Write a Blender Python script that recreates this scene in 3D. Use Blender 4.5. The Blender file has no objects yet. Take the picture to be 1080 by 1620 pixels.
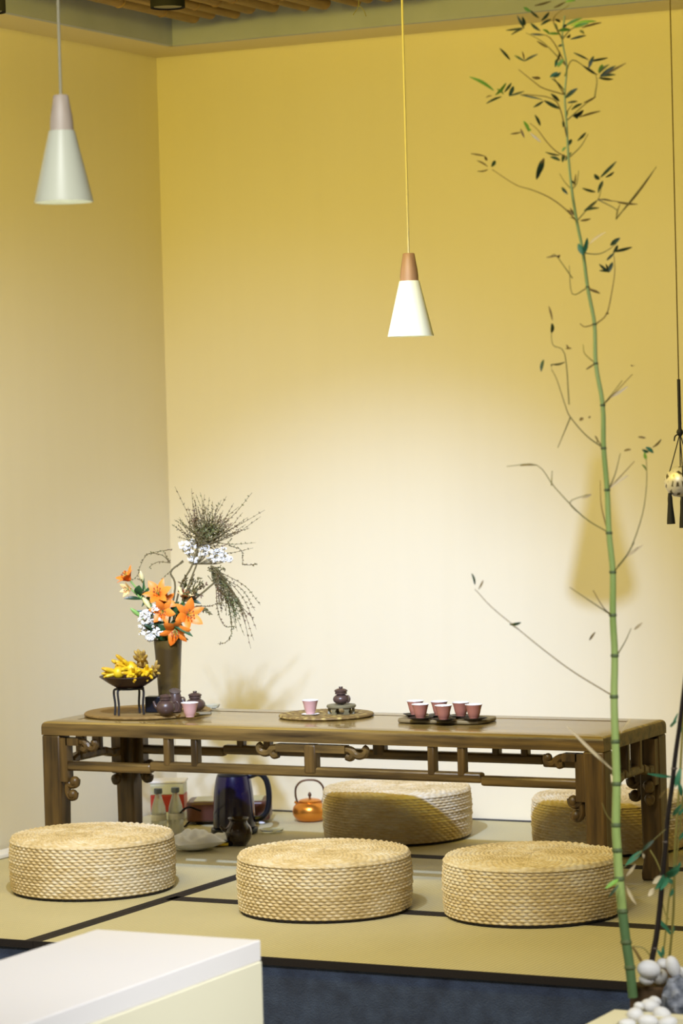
import bpy, math, random
from mathutils import Vector, Matrix, Euler
import numpy as np
random.seed(7)
C = bpy.context.scene.collection
S = bpy.context.scene

# ------------------------------------------------------------------ camera
F_PX = 4600.0
YAW, PITCH, ROLL = (math.radians(a) for a in (27.07, -1.835, -1.518))
EYE = Vector((0, 0, 1.30))
FWD = Vector((-math.sin(YAW)*math.cos(PITCH), math.cos(YAW)*math.cos(PITCH), math.sin(PITCH)))
R0 = Vector((math.cos(YAW), math.sin(YAW), 0)); U0 = R0.cross(FWD)
RGT = math.cos(ROLL)*R0 + math.sin(ROLL)*U0
UPV = -math.sin(ROLL)*R0 + math.cos(ROLL)*U0
cam = bpy.data.cameras.new('camera')
cam.sensor_fit = 'VERTICAL'; cam.sensor_height = 36; cam.sensor_width = 24
cam.lens = F_PX/1620*36
cam.clip_end = 100
cam.dof.use_dof = True; cam.dof.focus_distance = 7.7; cam.dof.aperture_fstop = 5.2
co = bpy.data.objects.new('camera', cam); C.objects.link(co)
m = Matrix((RGT, UPV, -FWD)).transposed().to_4x4(); m.translation = EYE
co.matrix_world = m
S.camera = co
def ray(x, y): return FWD + RGT*((x-540)/F_PX) - UPV*((y-810)/F_PX)
def atd(x, y, d): return EYE + ray(x, y)*d
def aty(x, y, Y): r = ray(x, y); return EYE + r*((Y-EYE.y)/r.y)
def atz(x, y, z): r = ray(x, y); return EYE + r*((z-EYE.z)/r.z)

# ------------------------------------------------------------------ light and exposure
S.view_settings.view_transform = 'Standard'; S.view_settings.look = 'None'
S.view_settings.exposure = 0.0; S.view_settings.gamma = 1.0
S.view_settings.use_curve_mapping = False
w = bpy.data.worlds.new('world'); S.world = w; w.use_nodes = True
bg = w.node_tree.nodes['Background']; bg.inputs[0].default_value = (1.0, .90, .70, 1); bg.inputs[1].default_value = 0.09

def lamp(name, kind, loc, target, energy, color, size=.05, angle=60, blend=1.0, sy=None, spread=180):
    l = bpy.data.lights.new(name, kind); l.energy = energy; l.color = color
    if kind == 'SPOT':
        l.spot_size = math.radians(angle); l.spot_blend = blend; l.shadow_soft_size = size
    if kind == 'AREA':
        l.size = size
        l.spread = math.radians(spread)
        if sy: l.shape = 'RECTANGLE'; l.size_y = sy
    if kind == 'POINT': l.shadow_soft_size = size
    o = bpy.data.objects.new(name, l); C.objects.link(o); o.location = loc
    o.rotation_euler = (Vector(target)-Vector(loc)).to_track_quat('-Z', 'Y').to_euler()
    return o
KEY = Vector((-3.25, 5.22, 2.40))
KEY_AIM = Vector((-4.22, 8.486, 0.12))
lamp('key_spot_light', 'SPOT', KEY, (-4.60, 7.7, 0.0), 240, (.50, .62, .93), .032, 70, 1.0)
lamp('key_spot_core', 'SPOT', KEY, KEY_AIM, 540, (.40, .55, .97), .032, 39, 1.0)
lamp('warm_fill_light', 'AREA', (-3.55, 5.45, 2.5), (-3.75, 8.4, 1.35), 57, (1.0, .77, .10), 2.4, sy=.3)  # unseen fill added to give the walls their yellow ambient light
# added front fill, unseen source, brightening poufs, near lamp and counter
lamp('front_fill_light', 'AREA', (-2.3, 2.9, 3.0), (-3.35, 6.1, .1), 15, (.98, .98, .95), 1.0, sy=.5, spread=75)
lamp('counter_fill_light', 'AREA', (-.4, 4.3, 2.1), (-2.75, 4.6, .15), 11.5, (.94, .95, .92), .7, sy=.7, spread=60)  # added side fill that brightens the counter, no fixture modelled

# ------------------------------------------------------------------ materials
def new_mat(name):
    m = bpy.data.materials.new(name); m.use_nodes = True
    nt = m.node_tree; b = nt.nodes['Principled BSDF']
    return m, nt, b
def mat(name, col, rough=.5, metal=0, col2=None, scale=8, stretch=(1,1,1), lo=.35, hi=.65, bump=0, bscale=None, coat=0, trans=0, emit=None, es=0, alpha=1, detail=4, spec=None, ior=None, sheen=0):
    m, nt, b = new_mat(name); N = nt.nodes; L = nt.links
    b.inputs['Base Color'].default_value = (*col, 1); b.inputs['Roughness'].default_value = rough
    b.inputs['Metallic'].default_value = metal; b.inputs['Coat Weight'].default_value = coat
    b.inputs['Transmission Weight'].default_value = trans; b.inputs['Alpha'].default_value = alpha
    if sheen: b.inputs['Sheen Weight'].default_value = sheen
    if ior: b.inputs['IOR'].default_value = ior
    if spec is not None: b.inputs['Specular IOR Level'].default_value = spec
    if emit: b.inputs['Emission Color'].default_value = (*emit, 1); b.inputs['Emission Strength'].default_value = es
    if col2 or bump:
        tc = N.new('ShaderNodeTexCoord'); mp = N.new('ShaderNodeMapping'); mp.inputs['Scale'].default_value = stretch
        L.new(tc.outputs['Object'], mp.inputs[0])
        nz = N.new('ShaderNodeTexNoise'); nz.inputs['Scale'].default_value = scale; nz.inputs['Detail'].default_value = detail
        L.new(mp.outputs[0], nz.inputs['Vector'])
        if col2:
            r = N.new('ShaderNodeValToRGB'); r.color_ramp.elements[0].position = lo; r.color_ramp.elements[1].position = hi
            r.color_ramp.elements[0].color = (*col2, 1); r.color_ramp.elements[1].color = (*col, 1)
            L.new(nz.outputs['Fac'], r.inputs[0]); L.new(r.outputs[0], b.inputs['Base Color'])
        if bump:
            n2 = N.new('ShaderNodeTexNoise'); n2.inputs['Scale'].default_value = bscale or scale; n2.inputs['Detail'].default_value = 5
            L.new(mp.outputs[0], n2.inputs['Vector'])
            bp = N.new('ShaderNodeBump'); bp.inputs['Strength'].default_value = bump; bp.inputs['Distance'].default_value = .01
            L.new(n2.outputs['Fac'], bp.inputs['Height']); L.new(bp.outputs[0], b.inputs['Normal'])
    return m
M = {}
M['wall'] = mat('wall_paint', (.82, .755, .58), .75, col2=(.805, .74, .56), scale=3, stretch=(6,6,.3), lo=.2, hi=.8, bump=.03, bscale=120)
M['soffit'] = mat('soffit_paint', (.74, .66, .42), .8)
M['fascia'] = mat('fascia_board', (.46, .50, .66), .8, col2=(.41, .45, .60), scale=5)
M['ceil'] = mat('ceiling_dark', (.10, .07, .035), .9)
M['trim'] = mat('shadow_gap_black', (.03, .03, .035), .6)  # black standing in for the shade in the gap at the wall base
M['blue'] = mat('navy_felt', (.058, .085, .155), .95, col2=(.028, .040, .078), scale=22, lo=.3, hi=.7, bump=.5, bscale=300, sheen=.15)
M['hall'] = mat('hall_floor_grey', (.28, .27, .25), .8)
M['border'] = mat('black_brocade', (.013, .008, .007), .85, bump=.3, bscale=400)
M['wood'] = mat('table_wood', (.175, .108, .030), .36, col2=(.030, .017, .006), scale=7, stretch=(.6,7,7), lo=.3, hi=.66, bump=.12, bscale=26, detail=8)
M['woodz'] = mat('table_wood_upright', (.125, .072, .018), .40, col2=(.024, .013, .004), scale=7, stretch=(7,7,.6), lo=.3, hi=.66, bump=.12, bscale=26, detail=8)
M['woodtop_lit'] = mat('table_wood_lit_top', (.36, .245, .065), .24, col2=(.14, .088, .024), scale=5, stretch=(.5,9,9), lo=.3, hi=.7, bump=.05, bscale=18, coat=.25, detail=8)  # golden copy of the table wood, brightness of the lit top painted in
M['neck'] = mat('lamp_neck_wood', (.70, .60, .50), .5, col2=(.60, .49, .38), scale=10, stretch=(6,6,.6))
M['neckbrown'] = mat('lamp_neck_brown_wood', (.34, .20, .11), .55, col2=(.26, .145, .075), scale=10, stretch=(6,6,.6))
M['shade'] = mat('shade_enamel', (.75, .77, .61), .38, spec=.4)
M['cable'] = mat('lamp_cable', (.50, .46, .30), .6)
M['bulb'] = mat('bulb_glow', (1,1,1), .5, emit=(1.0, .97, .9), es=6)
M['black'] = mat('black_metal', (.006, .006, .008), .8, spec=.15)
M['bamboo_dry'] = mat('dry_bamboo', (.36, .22, .075), .55, col2=(.20, .115, .04), scale=9, stretch=(3,.6,3))
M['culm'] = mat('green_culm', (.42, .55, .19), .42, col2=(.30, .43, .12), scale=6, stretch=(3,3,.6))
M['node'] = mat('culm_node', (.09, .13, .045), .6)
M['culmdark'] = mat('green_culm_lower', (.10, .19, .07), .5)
M['twig'] = mat('bamboo_twig', (.22, .20, .06), .6)
M['leafd'] = mat('bamboo_leaf_dark', (.045, .095, .028), .5, col2=(.02, .045, .018), scale=14)
M['leafb'] = mat('bamboo_leaf_bright', (.26, .52, .05), .5, col2=(.12, .32, .03), scale=14)
M['leafbrown'] = mat('bamboo_leaf_brown', (.20, .13, .03), .6)
M['leaft'] = mat('bamboo_leaf_teal', (.05, .22, .11), .5)
M['sheath'] = mat('pale_sheath', (.72, .60, .38), .6)
M['darkstem'] = mat('black_bamboo', (.018, .012, .010), .4)
M['olive'] = mat('olive_stem', (.30, .26, .06), .55)
M['pebble'] = mat('white_pebble', (.80, .80, .82), .6, col2=(.70, .70, .73), scale=12)
M['planter'] = mat('planter_cream', (.74, .69, .48), .6)
M['soil'] = mat('brown_bark', (.12, .065, .025), .9, col2=(.05, .03, .012), scale=30)
M['stone'] = mat('grey_rock', (.34, .36, .42), .9, col2=(.07, .085, .12), scale=42, bump=.9, bscale=60)
M['counter'] = mat('counter_white', (.83, .81, .83), .45)
M['counterb'] = mat('counter_cream', (.80, .77, .60), .55)
M['vase'] = mat('vase_bronze', (.115, .075, .014), .42, col2=(.050, .030, .006), scale=9, lo=.42, hi=.55)
M['clay'] = mat('brown_clay', (.075, .044, .036), .34, bump=.05, bscale=60)
M['clay2'] = mat('grey_clay', (.09, .065, .052), .5)
M['lac'] = mat('dark_lacquer', (.022, .007, .012), .4, coat=.1)
M['iron'] = mat('iron_stand', (.02, .018, .018), .5)
M['pink'] = mat('pink_porcelain', (.44, .185, .135), .4, col2=(.38, .15, .105), scale=9)
M['pinkl'] = mat('pale_pink_porcelain', (.58, .34, .31), .4)
M['cupin'] = mat('white_glaze', (.85, .83, .84), .25)
M['saucer'] = mat('pewter_saucer', (.035, .03, .03), .4, metal=.6)
M['board'] = mat('tray_board', (.23, .18, .085), .55, col2=(.17, .125, .055), scale=8, stretch=(.6,6,1))
M['mat1'] = mat('woven_gold_mat', (.30, .19, .055), .65, col2=(.22, .13, .035), scale=60, stretch=(.3,3,1), bump=.3, bscale=120)
M['standgreen'] = mat('burner_glaze', (.17, .15, .08), .5)
M['yellow'] = mat('citron_yellow', (.80, .56, .015), .45, col2=(.55, .30, .015), scale=20)
M['citbrown'] = mat('citron_ripe', (.50, .33, .05), .55, col2=(.20, .11, .03), scale=60)
M['orange'] = mat('lily_orange', (.93, .20, .012), .5, col2=(.88, .30, .04), scale=18)
M['lilypale'] = mat('lily_pale', (.92, .58, .26), .5, col2=(.90, .75, .36), scale=18)
M['bud'] = mat('lily_bud', (.62, .66, .26), .5, col2=(.78, .62, .36), scale=20)
M['anther'] = mat('anther_rust', (.32, .07, .02), .7)
M['greenleaf'] = mat('lily_leaf', (.018, .08, .022), .4, col2=(.006, .025, .010), scale=12)
M['lightleaf'] = mat('light_leaf', (.22, .42, .10), .45)
M['white'] = mat('white_blossom', (.86, .85, .80), .6)
M['sprig'] = mat('wispy_twig', (.11, .085, .028), .7)
M['sprigleaf'] = mat('twig_leaflet', (.095, .11, .025), .6, col2=(.12, .055, .025), scale=20)
M['kettleblue'] = mat('kettle_navy', (.006, .003, .034), .22, coat=.4)
M['kettleblack'] = mat('kettle_black', (.008, .009, .014), .3)
M['copper'] = mat('copper_gold', (.78, .30, .045), .30, metal=.85)
M['copperdark'] = mat('kettle_wire', (.12, .06, .03), .4, metal=.6)
M['brownbox'] = mat('brown_lacquer_case', (.085, .028, .018), .35)
M['brownpanel'] = mat('case_top_panel', (.48, .46, .28), .3)
M['jug'] = mat('tenmoku_glaze', (.035, .020, .014), .14, coat=.5)
M['pet'] = mat('clear_plastic', (.86, .89, .87), .12, trans=.55, ior=1.2)
M['water'] = mat('bottle_water', (.90, .93, .92), .02, trans=1, ior=1.15)
M['cap'] = mat('blue_grey_cap', (.13, .17, .27), .5)
M['redliq'] = mat('red_band', (.42, .035, .02), .4)
M['boxwhite'] = mat('box_white', (.72, .76, .68), .5)
M['film'] = mat('milky_plastic_bag', (.90, .91, .89), .4, trans=0, bump=.4, bscale=30)
M['glass'] = mat('clear_glass', (.9, .95, .93), .05, trans=.9, ior=1.3)
M['cloth'] = mat('tea_cloth', (.22, .19, .12), .9)
M['silver'] = mat('censer_silver', (.62, .60, .56), .35, metal=.5)
M['cord'] = mat('black_cord', (.010, .009, .010), .7)
M['cordbrown'] = mat('brown_line', (.10, .07, .02), .7)
M['whitepaper'] = mat('white_paper', (.85, .85, .88), .6)
M['tag'] = mat('red_tag', (.75, .10, .05), .5)

def straw_mat():
    m, nt, b = new_mat('woven_straw'); N = nt.nodes; L = nt.links
    b.inputs['Roughness'].default_value = .62
    tc = N.new('ShaderNodeTexCoord')
    n1 = N.new('ShaderNodeTexNoise'); n1.inputs['Scale'].default_value = 7; n1.inputs['Detail'].default_value = 3
    mp = N.new('ShaderNodeMapping'); mp.inputs['Scale'].default_value = (1,1,9); L.new(tc.outputs['Object'], mp.inputs[0])
    n2 = N.new('ShaderNodeTexNoise'); n2.inputs['Scale'].default_value = 38; n2.inputs['Detail'].default_value = 3
    L.new(tc.outputs['Object'], n1.inputs['Vector']); L.new(mp.outputs[0], n2.inputs['Vector'])
    ad = N.new('ShaderNodeMath'); ad.operation = 'ADD'; L.new(n1.outputs['Fac'], ad.inputs[0]); L.new(n2.outputs['Fac'], ad.inputs[1])
    r = N.new('ShaderNodeValToRGB'); e = r.color_ramp.elements
    hv = N.new('ShaderNodeMath'); hv.operation = 'MULTIPLY'; hv.inputs[1].default_value = .5; L.new(ad.outputs[0], hv.inputs[0])
    e[0].position = .33; e[0].color = (.46, .34, .15, 1); e[1].position = .62; e[1].color = (.79, .71, .55, 1)
    k = r.color_ramp.elements.new(.48); k.color = (.68, .54, .30, 1)
    L.new(hv.outputs[0], r.inputs[0]); L.new(r.outputs[0], b.inputs['Base Color'])
    return m
M['straw'] = straw_mat()
def tatami_mat(name, along_x):
    m, nt, b = new_mat(name); N = nt.nodes; L = nt.links
    b.inputs['Roughness'].default_value = .6
    tc = N.new('ShaderNodeTexCoord')
    wv = N.new('ShaderNodeTexWave'); wv.wave_type = 'BANDS'; wv.bands_direction = 'X' if along_x else 'Y'
    wv.inputs['Scale'].default_value = 26; wv.inputs['Distortion'].default_value = .3
    w2 = N.new('ShaderNodeTexWave'); w2.wave_type = 'BANDS'; w2.bands_direction = 'Y' if along_x else 'X'
    w2.inputs['Scale'].default_value = 52; w2.inputs['Distortion'].default_value = .6
    L.new(tc.outputs['Object'], wv.inputs['Vector']); L.new(tc.outputs['Object'], w2.inputs['Vector'])
    mu = N.new('ShaderNodeMath'); mu.operation = 'MULTIPLY'; L.new(wv.outputs['Fac'], mu.inputs[0]); L.new(w2.outputs['Fac'], mu.inputs[1])
    r = N.new('ShaderNodeValToRGB'); e = r.color_ramp.elements
    e[0].color = (.40, .35, .17, 1); e[1].position = .6; e[1].color = (.66, .60, .38, 1)
    n = N.new('ShaderNodeTexNoise'); n.inputs['Scale'].default_value = 3; L.new(tc.outputs['Object'], n.inputs['Vector'])
    mx = N.new('ShaderNodeMath'); mx.operation = 'MULTIPLY_ADD'; mx.inputs[1].default_value = .3
    L.new(n.outputs['Fac'], mx.inputs[0]); L.new(mu.outputs[0], mx.inputs[2])
    L.new(mx.outputs[0], r.inputs[0]); L.new(r.outputs[0], b.inputs['Base Color'])
    bp = N.new('ShaderNodeBump'); bp.inputs['Strength'].default_value = .5; bp.inputs['Distance'].default_value = .002
    L.new(mu.outputs[0], bp.inputs['Height']); L.new(bp.outputs[0], b.inputs['Normal'])
    return m
M['tatx'] = tatami_mat('tatami_rush_x', True); M['taty'] = tatami_mat('tatami_rush_y', False)
def disc_weave():
    m, nt, b = new_mat('round_mat_weave'); N = nt.nodes; L = nt.links
    b.inputs['Roughness'].default_value = .7
    tc = N.new('ShaderNodeTexCoord'); v = N.new('ShaderNodeTexVoronoi'); v.inputs['Scale'].default_value = 55
    L.new(tc.outputs['Object'], v.inputs['Vector'])
    r = N.new('ShaderNodeValToRGB'); e = r.color_ramp.elements
    e[0].position = .12; e[0].color = (.55, .42, .13, 1); e[1].position = .5; e[1].color = (.18, .11, .03, 1)
    L.new(v.outputs['Distance'], r.inputs[0]); L.new(r.outputs[0], b.inputs['Base Color'])
    bp = N.new('ShaderNodeBump'); bp.inputs['Strength'].default_value = .6; bp.inputs['Distance'].default_value = .004
    L.new(v.outputs['Distance'], bp.inputs['Height']); bp.invert = True; L.new(bp.outputs[0], b.inputs['Normal'])
    return m
M['mat2'] = disc_weave()
def censer_mat():
    m, nt, b = new_mat('censer_openwork'); N = nt.nodes; L = nt.links
    b.inputs['Roughness'].default_value = .4; b.inputs['Metallic'].default_value = .3
    tc = N.new('ShaderNodeTexCoord'); v = N.new('ShaderNodeTexVoronoi'); v.feature = 'DISTANCE_TO_EDGE'; v.inputs['Scale'].default_value = 60
    L.new(tc.outputs['Object'], v.inputs['Vector'])
    r = N.new('ShaderNodeValToRGB'); e = r.color_ramp.elements
    e[0].position = .16; e[0].color = (.78, .74, .70, 1); e[1].position = .32; e[1].color = (.10, .08, .05, 1)
    L.new(v.outputs['Distance'], r.inputs[0]); L.new(r.outputs[0], b.inputs['Base Color'])
    return m
M['censer'] = censer_mat()

# ------------------------------------------------------------------ mesh helpers
class MB:
    def __init__(s): s.v = []; s.f = []
    def add(s, vs, fs):
        o = len(s.v); s.v += [tuple(p) for p in vs]; s.f += [tuple(i+o for i in f) for f in fs]; return s
    def box(s, x0, x1, y0, y1, z0, z1):
        return s.add([(x0,y0,z0),(x1,y0,z0),(x1,y1,z0),(x0,y1,z0),(x0,y0,z1),(x1,y0,z1),(x1,y1,z1),(x0,y1,z1)],
                     [(0,3,2,1),(4,5,6,7),(0,1,5,4),(1,2,6,5),(2,3,7,6),(3,0,4,7)])
    def prism(s, poly, z0, z1):      # ccw polygon in xy
        n = len(poly)
        return s.add([(x,y,z0) for x,y in poly]+[(x,y,z1) for x,y in poly],
                     [tuple(reversed(range(n))), tuple(range(n,2*n))]+[(i,(i+1)%n,n+(i+1)%n,n+i) for i in range(n)])
    def tube(s, pts, r, n=8, caps=True, flat=1.0):
        pts = [Vector(p) for p in pts]
        rs = r if isinstance(r, (list, tuple)) else [r]*len(pts)
        vs = []; prev = None
        for i, p in enumerate(pts):
            t = (pts[min(i+1,len(pts)-1)]-pts[max(i-1,0)])
            if t.length < 1e-9: t = Vector((0,0,1))
            t.normalize()
            if prev is None:
                a = Vector((0,1,0)) if abs(t.y) < .9 else Vector((1,0,0))
                u = t.cross(a).normalized()
            else:
                u = (prev - t*prev.dot(t))
                if u.length < 1e-6: u = t.orthogonal()
                u.normalize()
            prev = u; w_ = t.cross(u)
            for k in range(n):
                an = 2*math.pi*(k+.5)/n
                vs.append(p + (u*math.cos(an) + w_*math.sin(an)*flat)*rs[i])
        fs = []
        for i in range(len(pts)-1):
            for k in range(n):
                fs.append((i*n+k, i*n+(k+1)%n, (i+1)*n+(k+1)%n, (i+1)*n+k))
        if caps:
            fs.append(tuple(reversed(range(n)))); b = (len(pts)-1)*n; fs.append(tuple(range(b, b+n)))
        return s.add(vs, fs)
    def lathe(s, prof, n=32, c=(0,0,0), capb=True, capt=True):
        vs = []; fs = []
        for r, z in prof:
            for k in range(n):
                a = 2*math.pi*k/n; vs.append((c[0]+r*math.cos(a), c[1]+r*math.sin(a), c[2]+z))
        for i in range(len(prof)-1):
            for k in range(n): fs.append((i*n+k, i*n+(k+1)%n, (i+1)*n+(k+1)%n, (i+1)*n+k))
        if capb: fs.append(tuple(reversed(range(n))))
        if capt: b = (len(prof)-1)*n; fs.append(tuple(range(b, b+n)))
        return s.add(vs, fs)
    def ball(s, c, r, n=8, sc=(1,1,1), rot=None, wob=0, seed=0):
        rg = random.Random(seed); ph = [rg.uniform(0,6) for _ in range(6)]
        vs = []; fs = []; c = Vector(c); m_ = n//2+1
        for i in range(m_+1):
            th = math.pi*i/m_
            for k in range(n):
                a = 2*math.pi*k/n
                d = Vector((math.sin(th)*math.cos(a), math.sin(th)*math.sin(a), math.cos(th)))
                q = 1 + wob*(math.sin(2*d.x+ph[0])+math.sin(3*d.y+ph[1])+math.sin(2.5*d.z+ph[2]))
                p = Vector((d.x*sc[0], d.y*sc[1], d.z*sc[2]))*r*q
                if rot: p = rot @ p
                vs.append(c+p)
        for i in range(m_):
            for k in range(n): fs.append((i*n+k, (i+1)*n+k, (i+1)*n+(k+1)%n, i*n+(k+1)%n))
        return s.add(vs, fs)
    def blade(s, a, b, wd, nrm=None, bend=.06, fold=.25, n=6):   # thin leaf from a to b, folded along its rib
        a = Vector(a); b = Vector(b); t = b-a; L_ = t.length
        if L_ < 1e-6: return s
        t.normalize(); nrm = Vector(nrm) if nrm is not None else -FWD
        side = t.cross(nrm)
        if side.length < 1e-3: side = t.orthogonal()
        side.normalize(); up = side.cross(t).normalized()
        vs = []; fs = []
        for i in range(n+1):
            u = i/n; hw = wd/2*(math.sin(math.pi*min(1,(u*.92+.05)))**.8) if 0 < i < n else (.0006 if i else .0008)
            c_ = a + t*L_*u + up*bend*L_*math.sin(math.pi*u)
            for sgn, off in ((-1, fold), (0, 0), (1, fold)):
                vs.append(c_ + side*sgn*hw + up*off*hw)
        for i in range(n):
            for j in (0, 1):
                fs.append((i*3+j, i*3+j+1, (i+1)*3+j+1, (i+1)*3+j))
        # second skin a hair behind for thickness
        o = len(vs); vs += [v_ - up*.0005 for v_ in vs]
        fs += [tuple(reversed([q+o for q in f])) for f in fs]
        return s.add(vs, fs)
    def build(s, name, mt, parent=None, smooth=True, local=False, bevel=0, seg=2, origin=None, auto=None):
        me = bpy.data.meshes.new(name)
        off = Vector((0,0,0))
        if not local:
            if parent is not None: off = root_loc(parent)
            elif origin is not None: off = Vector(origin)
        me.from_pydata([tuple(Vector(p)-off) for p in s.v], [], s.f); me.update()
        o = bpy.data.objects.new(name, me); C.objects.link(o)
        if parent is not None: o.parent = parent
        elif origin is not None: o.location = origin
        for x in (mt if isinstance(mt, list) else [mt]): me.materials.append(x)
        if smooth:
            me.polygons.foreach_set('use_smooth', [True]*len(me.polygons))
            try: me.set_sharp_from_angle(angle=math.radians(auto or 40))
            except Exception: pass
        if bevel:
            b = o.modifiers.new('bevel', 'BEVEL'); b.width = bevel; b.segments = seg; b.limit_method = 'ANGLE'
            b.harden_normals = False
        return o
def root_loc(o):
    v = Vector((0,0,0))
    while o is not None: v += o.location; o = o.parent
    return v
def tag(o, label, cat, group=None, kind=None):
    if label: o['label'] = label
    if cat: o['category'] = cat
    if group: o['group'] = group
    if kind: o['kind'] = kind
    return o
def thing(name, label, cat, loc=(0,0,0), rotz=0, group=None):
    o = bpy.data.objects.new(name, None); C.objects.link(o); o.location = loc; o.rotation_euler = (0,0,rotz)
    o.empty_display_size = .05
    return tag(o, label, cat, group)
def struct(name, mb, mt, **k):
    o = mb.build(name, mt, **k); o['kind'] = 'structure'; return o
def dup(root, loc, rotz=0, label=None, group=None, scale=1):
    r = root.copy(); C.objects.link(r); r.location = loc; r.rotation_euler = (0,0,rotz)
    if scale != 1: r.scale = (scale,)*3
    if label: r['label'] = label
    if group: r['group'] = group
    for ch in list(root.children):
        c = ch.copy(); C.objects.link(c); c.parent = r
        for g in ch.children:
            d = g.copy(); C.objects.link(d); d.parent = c
    return r
def spline(pts, n=6):            # Catmull-Rom through points
    P = [Vector(p) for p in pts]
    if len(P) < 3: return P
    Q = [P[0]*2-P[1]] + P + [P[-1]*2-P[-2]]; out = []
    for i in range(1, len(Q)-2):
        for k in range(n):
            t = k/n; a, b, c, d = Q[i-1:i+3]
            out.append(.5*((2*b)+(c-a)*t+(2*a-5*b+4*c-d)*t*t+(-a+3*b-3*c+d)*t**3))
    out.append(P[-1]); return out

# ------------------------------------------------------------------ the room
XW, YB, ZC = -4.99, 8.486, 2.53
XR, YF = -0.9, 4.3
struct('wall_back', MB().box(XW-.1, XR, YB, YB+.1, -.02, 3.0), M['wall'], smooth=False)
struct('wall_left', MB().box(XW-.1, XW, YF, YB, -.45, 3.0), M['wall'], smooth=False)
struct('shadow_gap_strip', MB().box(XW, XR, YB-.006, YB, -.018, .004), M['trim'], smooth=False)  # dark strip drawn in place of the shaded gap below the wall
sf = MB(); sf.box(XW, XR, YB-.215, YB, ZC, ZC+.05); sf.box(XW, XW+.18, YF, YB-.215, ZC, ZC+.05)
struct('trim_2', sf, M['soffit'], smooth=False)
fa = MB(); fa.box(XW+.20, XR, YB-.235, YB-.215, ZC, 2.95); fa.box(XW+.18, XW+.20, YF, YB-.235, ZC+.0, 2.95)
struct('trim_3', fa, M['fascia'], smooth=False)
struct('ceiling', MB().box(XW, XR, YF, YB, 2.95, 3.0), M['ceil'], smooth=False)
pl = MB(); pl.box(XW, -1.7, 6.155, YB+.05, -.42, -.018)
struct('floor', pl, M['blue'], smooth=False)
struct('floor_hall', MB().box(-9, 3, -3, 9.5, -.44, -.42), M['hall'], smooth=False)

# tatami mats: rush surface plus black cloth borders
def tatami(x0, x1, y0, y1, along_x, edges, label):
    t = thing('tatami_mat', label, 'tatami mat', ((x0+x1)/2, (y0+y1)/2, -.018), group=None)
    g = .0008
    MB().box(x0+g, x1-g, y0+g, y1-g, -.018, -.0005).build('rush_surface', M['tatx'] if along_x else M['taty'], t, smooth=False)
    bw = .029
    for e in edges:
        b = MB()
        if e == 'f': b.box(x0+g, x1-g, y0-.003, y0+.004, -.018, .0006)
        if e == 'n': b.box(x0+g, x1-g, y0+g, y0+bw, -.017, .0008)
        if e == 'b': b.box(x0+g, x1-g, y1-bw, y1-g, -.017, .0008)
        if e == 'r': b.box(x1-bw*.95, x1-g, y0+g, y1-g, -.017, .0008)
        if e == 'l': b.box(x0+g, x0+bw*.7, y0+g, y1-g, -.017, .0008)
        b.build('cloth_border', M['border'], t, smooth=False)
tatami(XW+.012, -4.05, 6.150, 8.478, False, 'fr', 'tatami mat along the left wall under the left woven pouf')
tatami(-4.05, -1.75, 6.150, 6.835, True, 'fbl', 'tatami mat along the front edge of the platform, right of the long seam')
tatami(-4.05, -1.75, 6.835, 7.722, True, 'nbl', 'tatami mat in the middle row under the front legs of the wooden table')
tatami(-4.05, -1.75, 7.722, 8.478, True, 'nl', 'tatami mat in the rear row running along the back wall')

# bamboo poles of the ceiling
ends = [(-4.625,.024),(-4.556,.020),(-4.49,.018),(-4.42,.024),(-4.33,.022),(-4.245,.020),(-4.15,.023),(-4.062,.019),(-4.005,.018),(-3.935,.022),(-3.876,.018),(-3.81,.02)]
k = 0
proto_rows = []
names = ['dry bamboo ceiling pole, leftmost of the row', 'dry bamboo ceiling pole, second from the left', 'dry bamboo ceiling pole, third from the left',
 'dry bamboo ceiling pole right of the black spotlight', 'dry bamboo ceiling pole, fifth from the left', 'dry bamboo ceiling pole, sixth from the left',
 'dry bamboo ceiling pole, seventh from the left', 'dry bamboo ceiling pole, eighth from the left', 'dry bamboo ceiling pole, ninth from the left',
 'dry bamboo ceiling pole just left of the second pendant cord', 'dry bamboo ceiling pole directly behind the second pendant cord top', 'dry bamboo ceiling pole, rightmost one still in the picture']
for (x, r), lb in zip(ends, names):
    yend = 8.12 + random.uniform(-.035, .03); pts = []; rs = []
    zc = 2.60 + random.uniform(-.006, .012); y = yend; sk = random.uniform(-.002, .002)
    while y > 5.7:
        s_ = random.uniform(.20, .30)
        for d, q in ((0,1),(s_-.014,.96),(s_-.007,1.14),(s_-.002,1.14)):
            pts.append((x+sk*(yend-y+d)*2, y-d, zc)); rs.append(r*q)
        y -= s_
    MBp = MB().tube(pts, rs, 12)
    tag(MBp.build('bamboo_pole', M['bamboo_dry'], origin=(x, 7, zc)), lb, 'bamboo pole', 'bamboo poles laid across the ceiling')
for i in range(15):   # second layer resting on the first
    x = -4.66+i*.07+random.uniform(-.012,.012); r = random.uniform(.017,.023); ye = 8.02+random.uniform(-.06,.06)
    pts = []; rs = []; y = ye
    while y > 5.7:
        s_ = random.uniform(.20, .30)
        for d, q in ((0,1),(s_-.014,.96),(s_-.007,1.12),(s_-.002,1.12)):
            pts.append((x, y-d, 2.665)); rs.append(r*q)
        y -= s_
    tag(MB().tube(pts, rs, 10).build('bamboo_pole', M['bamboo_dry'], origin=(x, 7, 2.645)),
        'dry bamboo pole in the upper layer, half hidden above the row of ceiling poles', 'bamboo pole', 'upper layer of ceiling bamboo poles')
b = MB()
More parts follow.
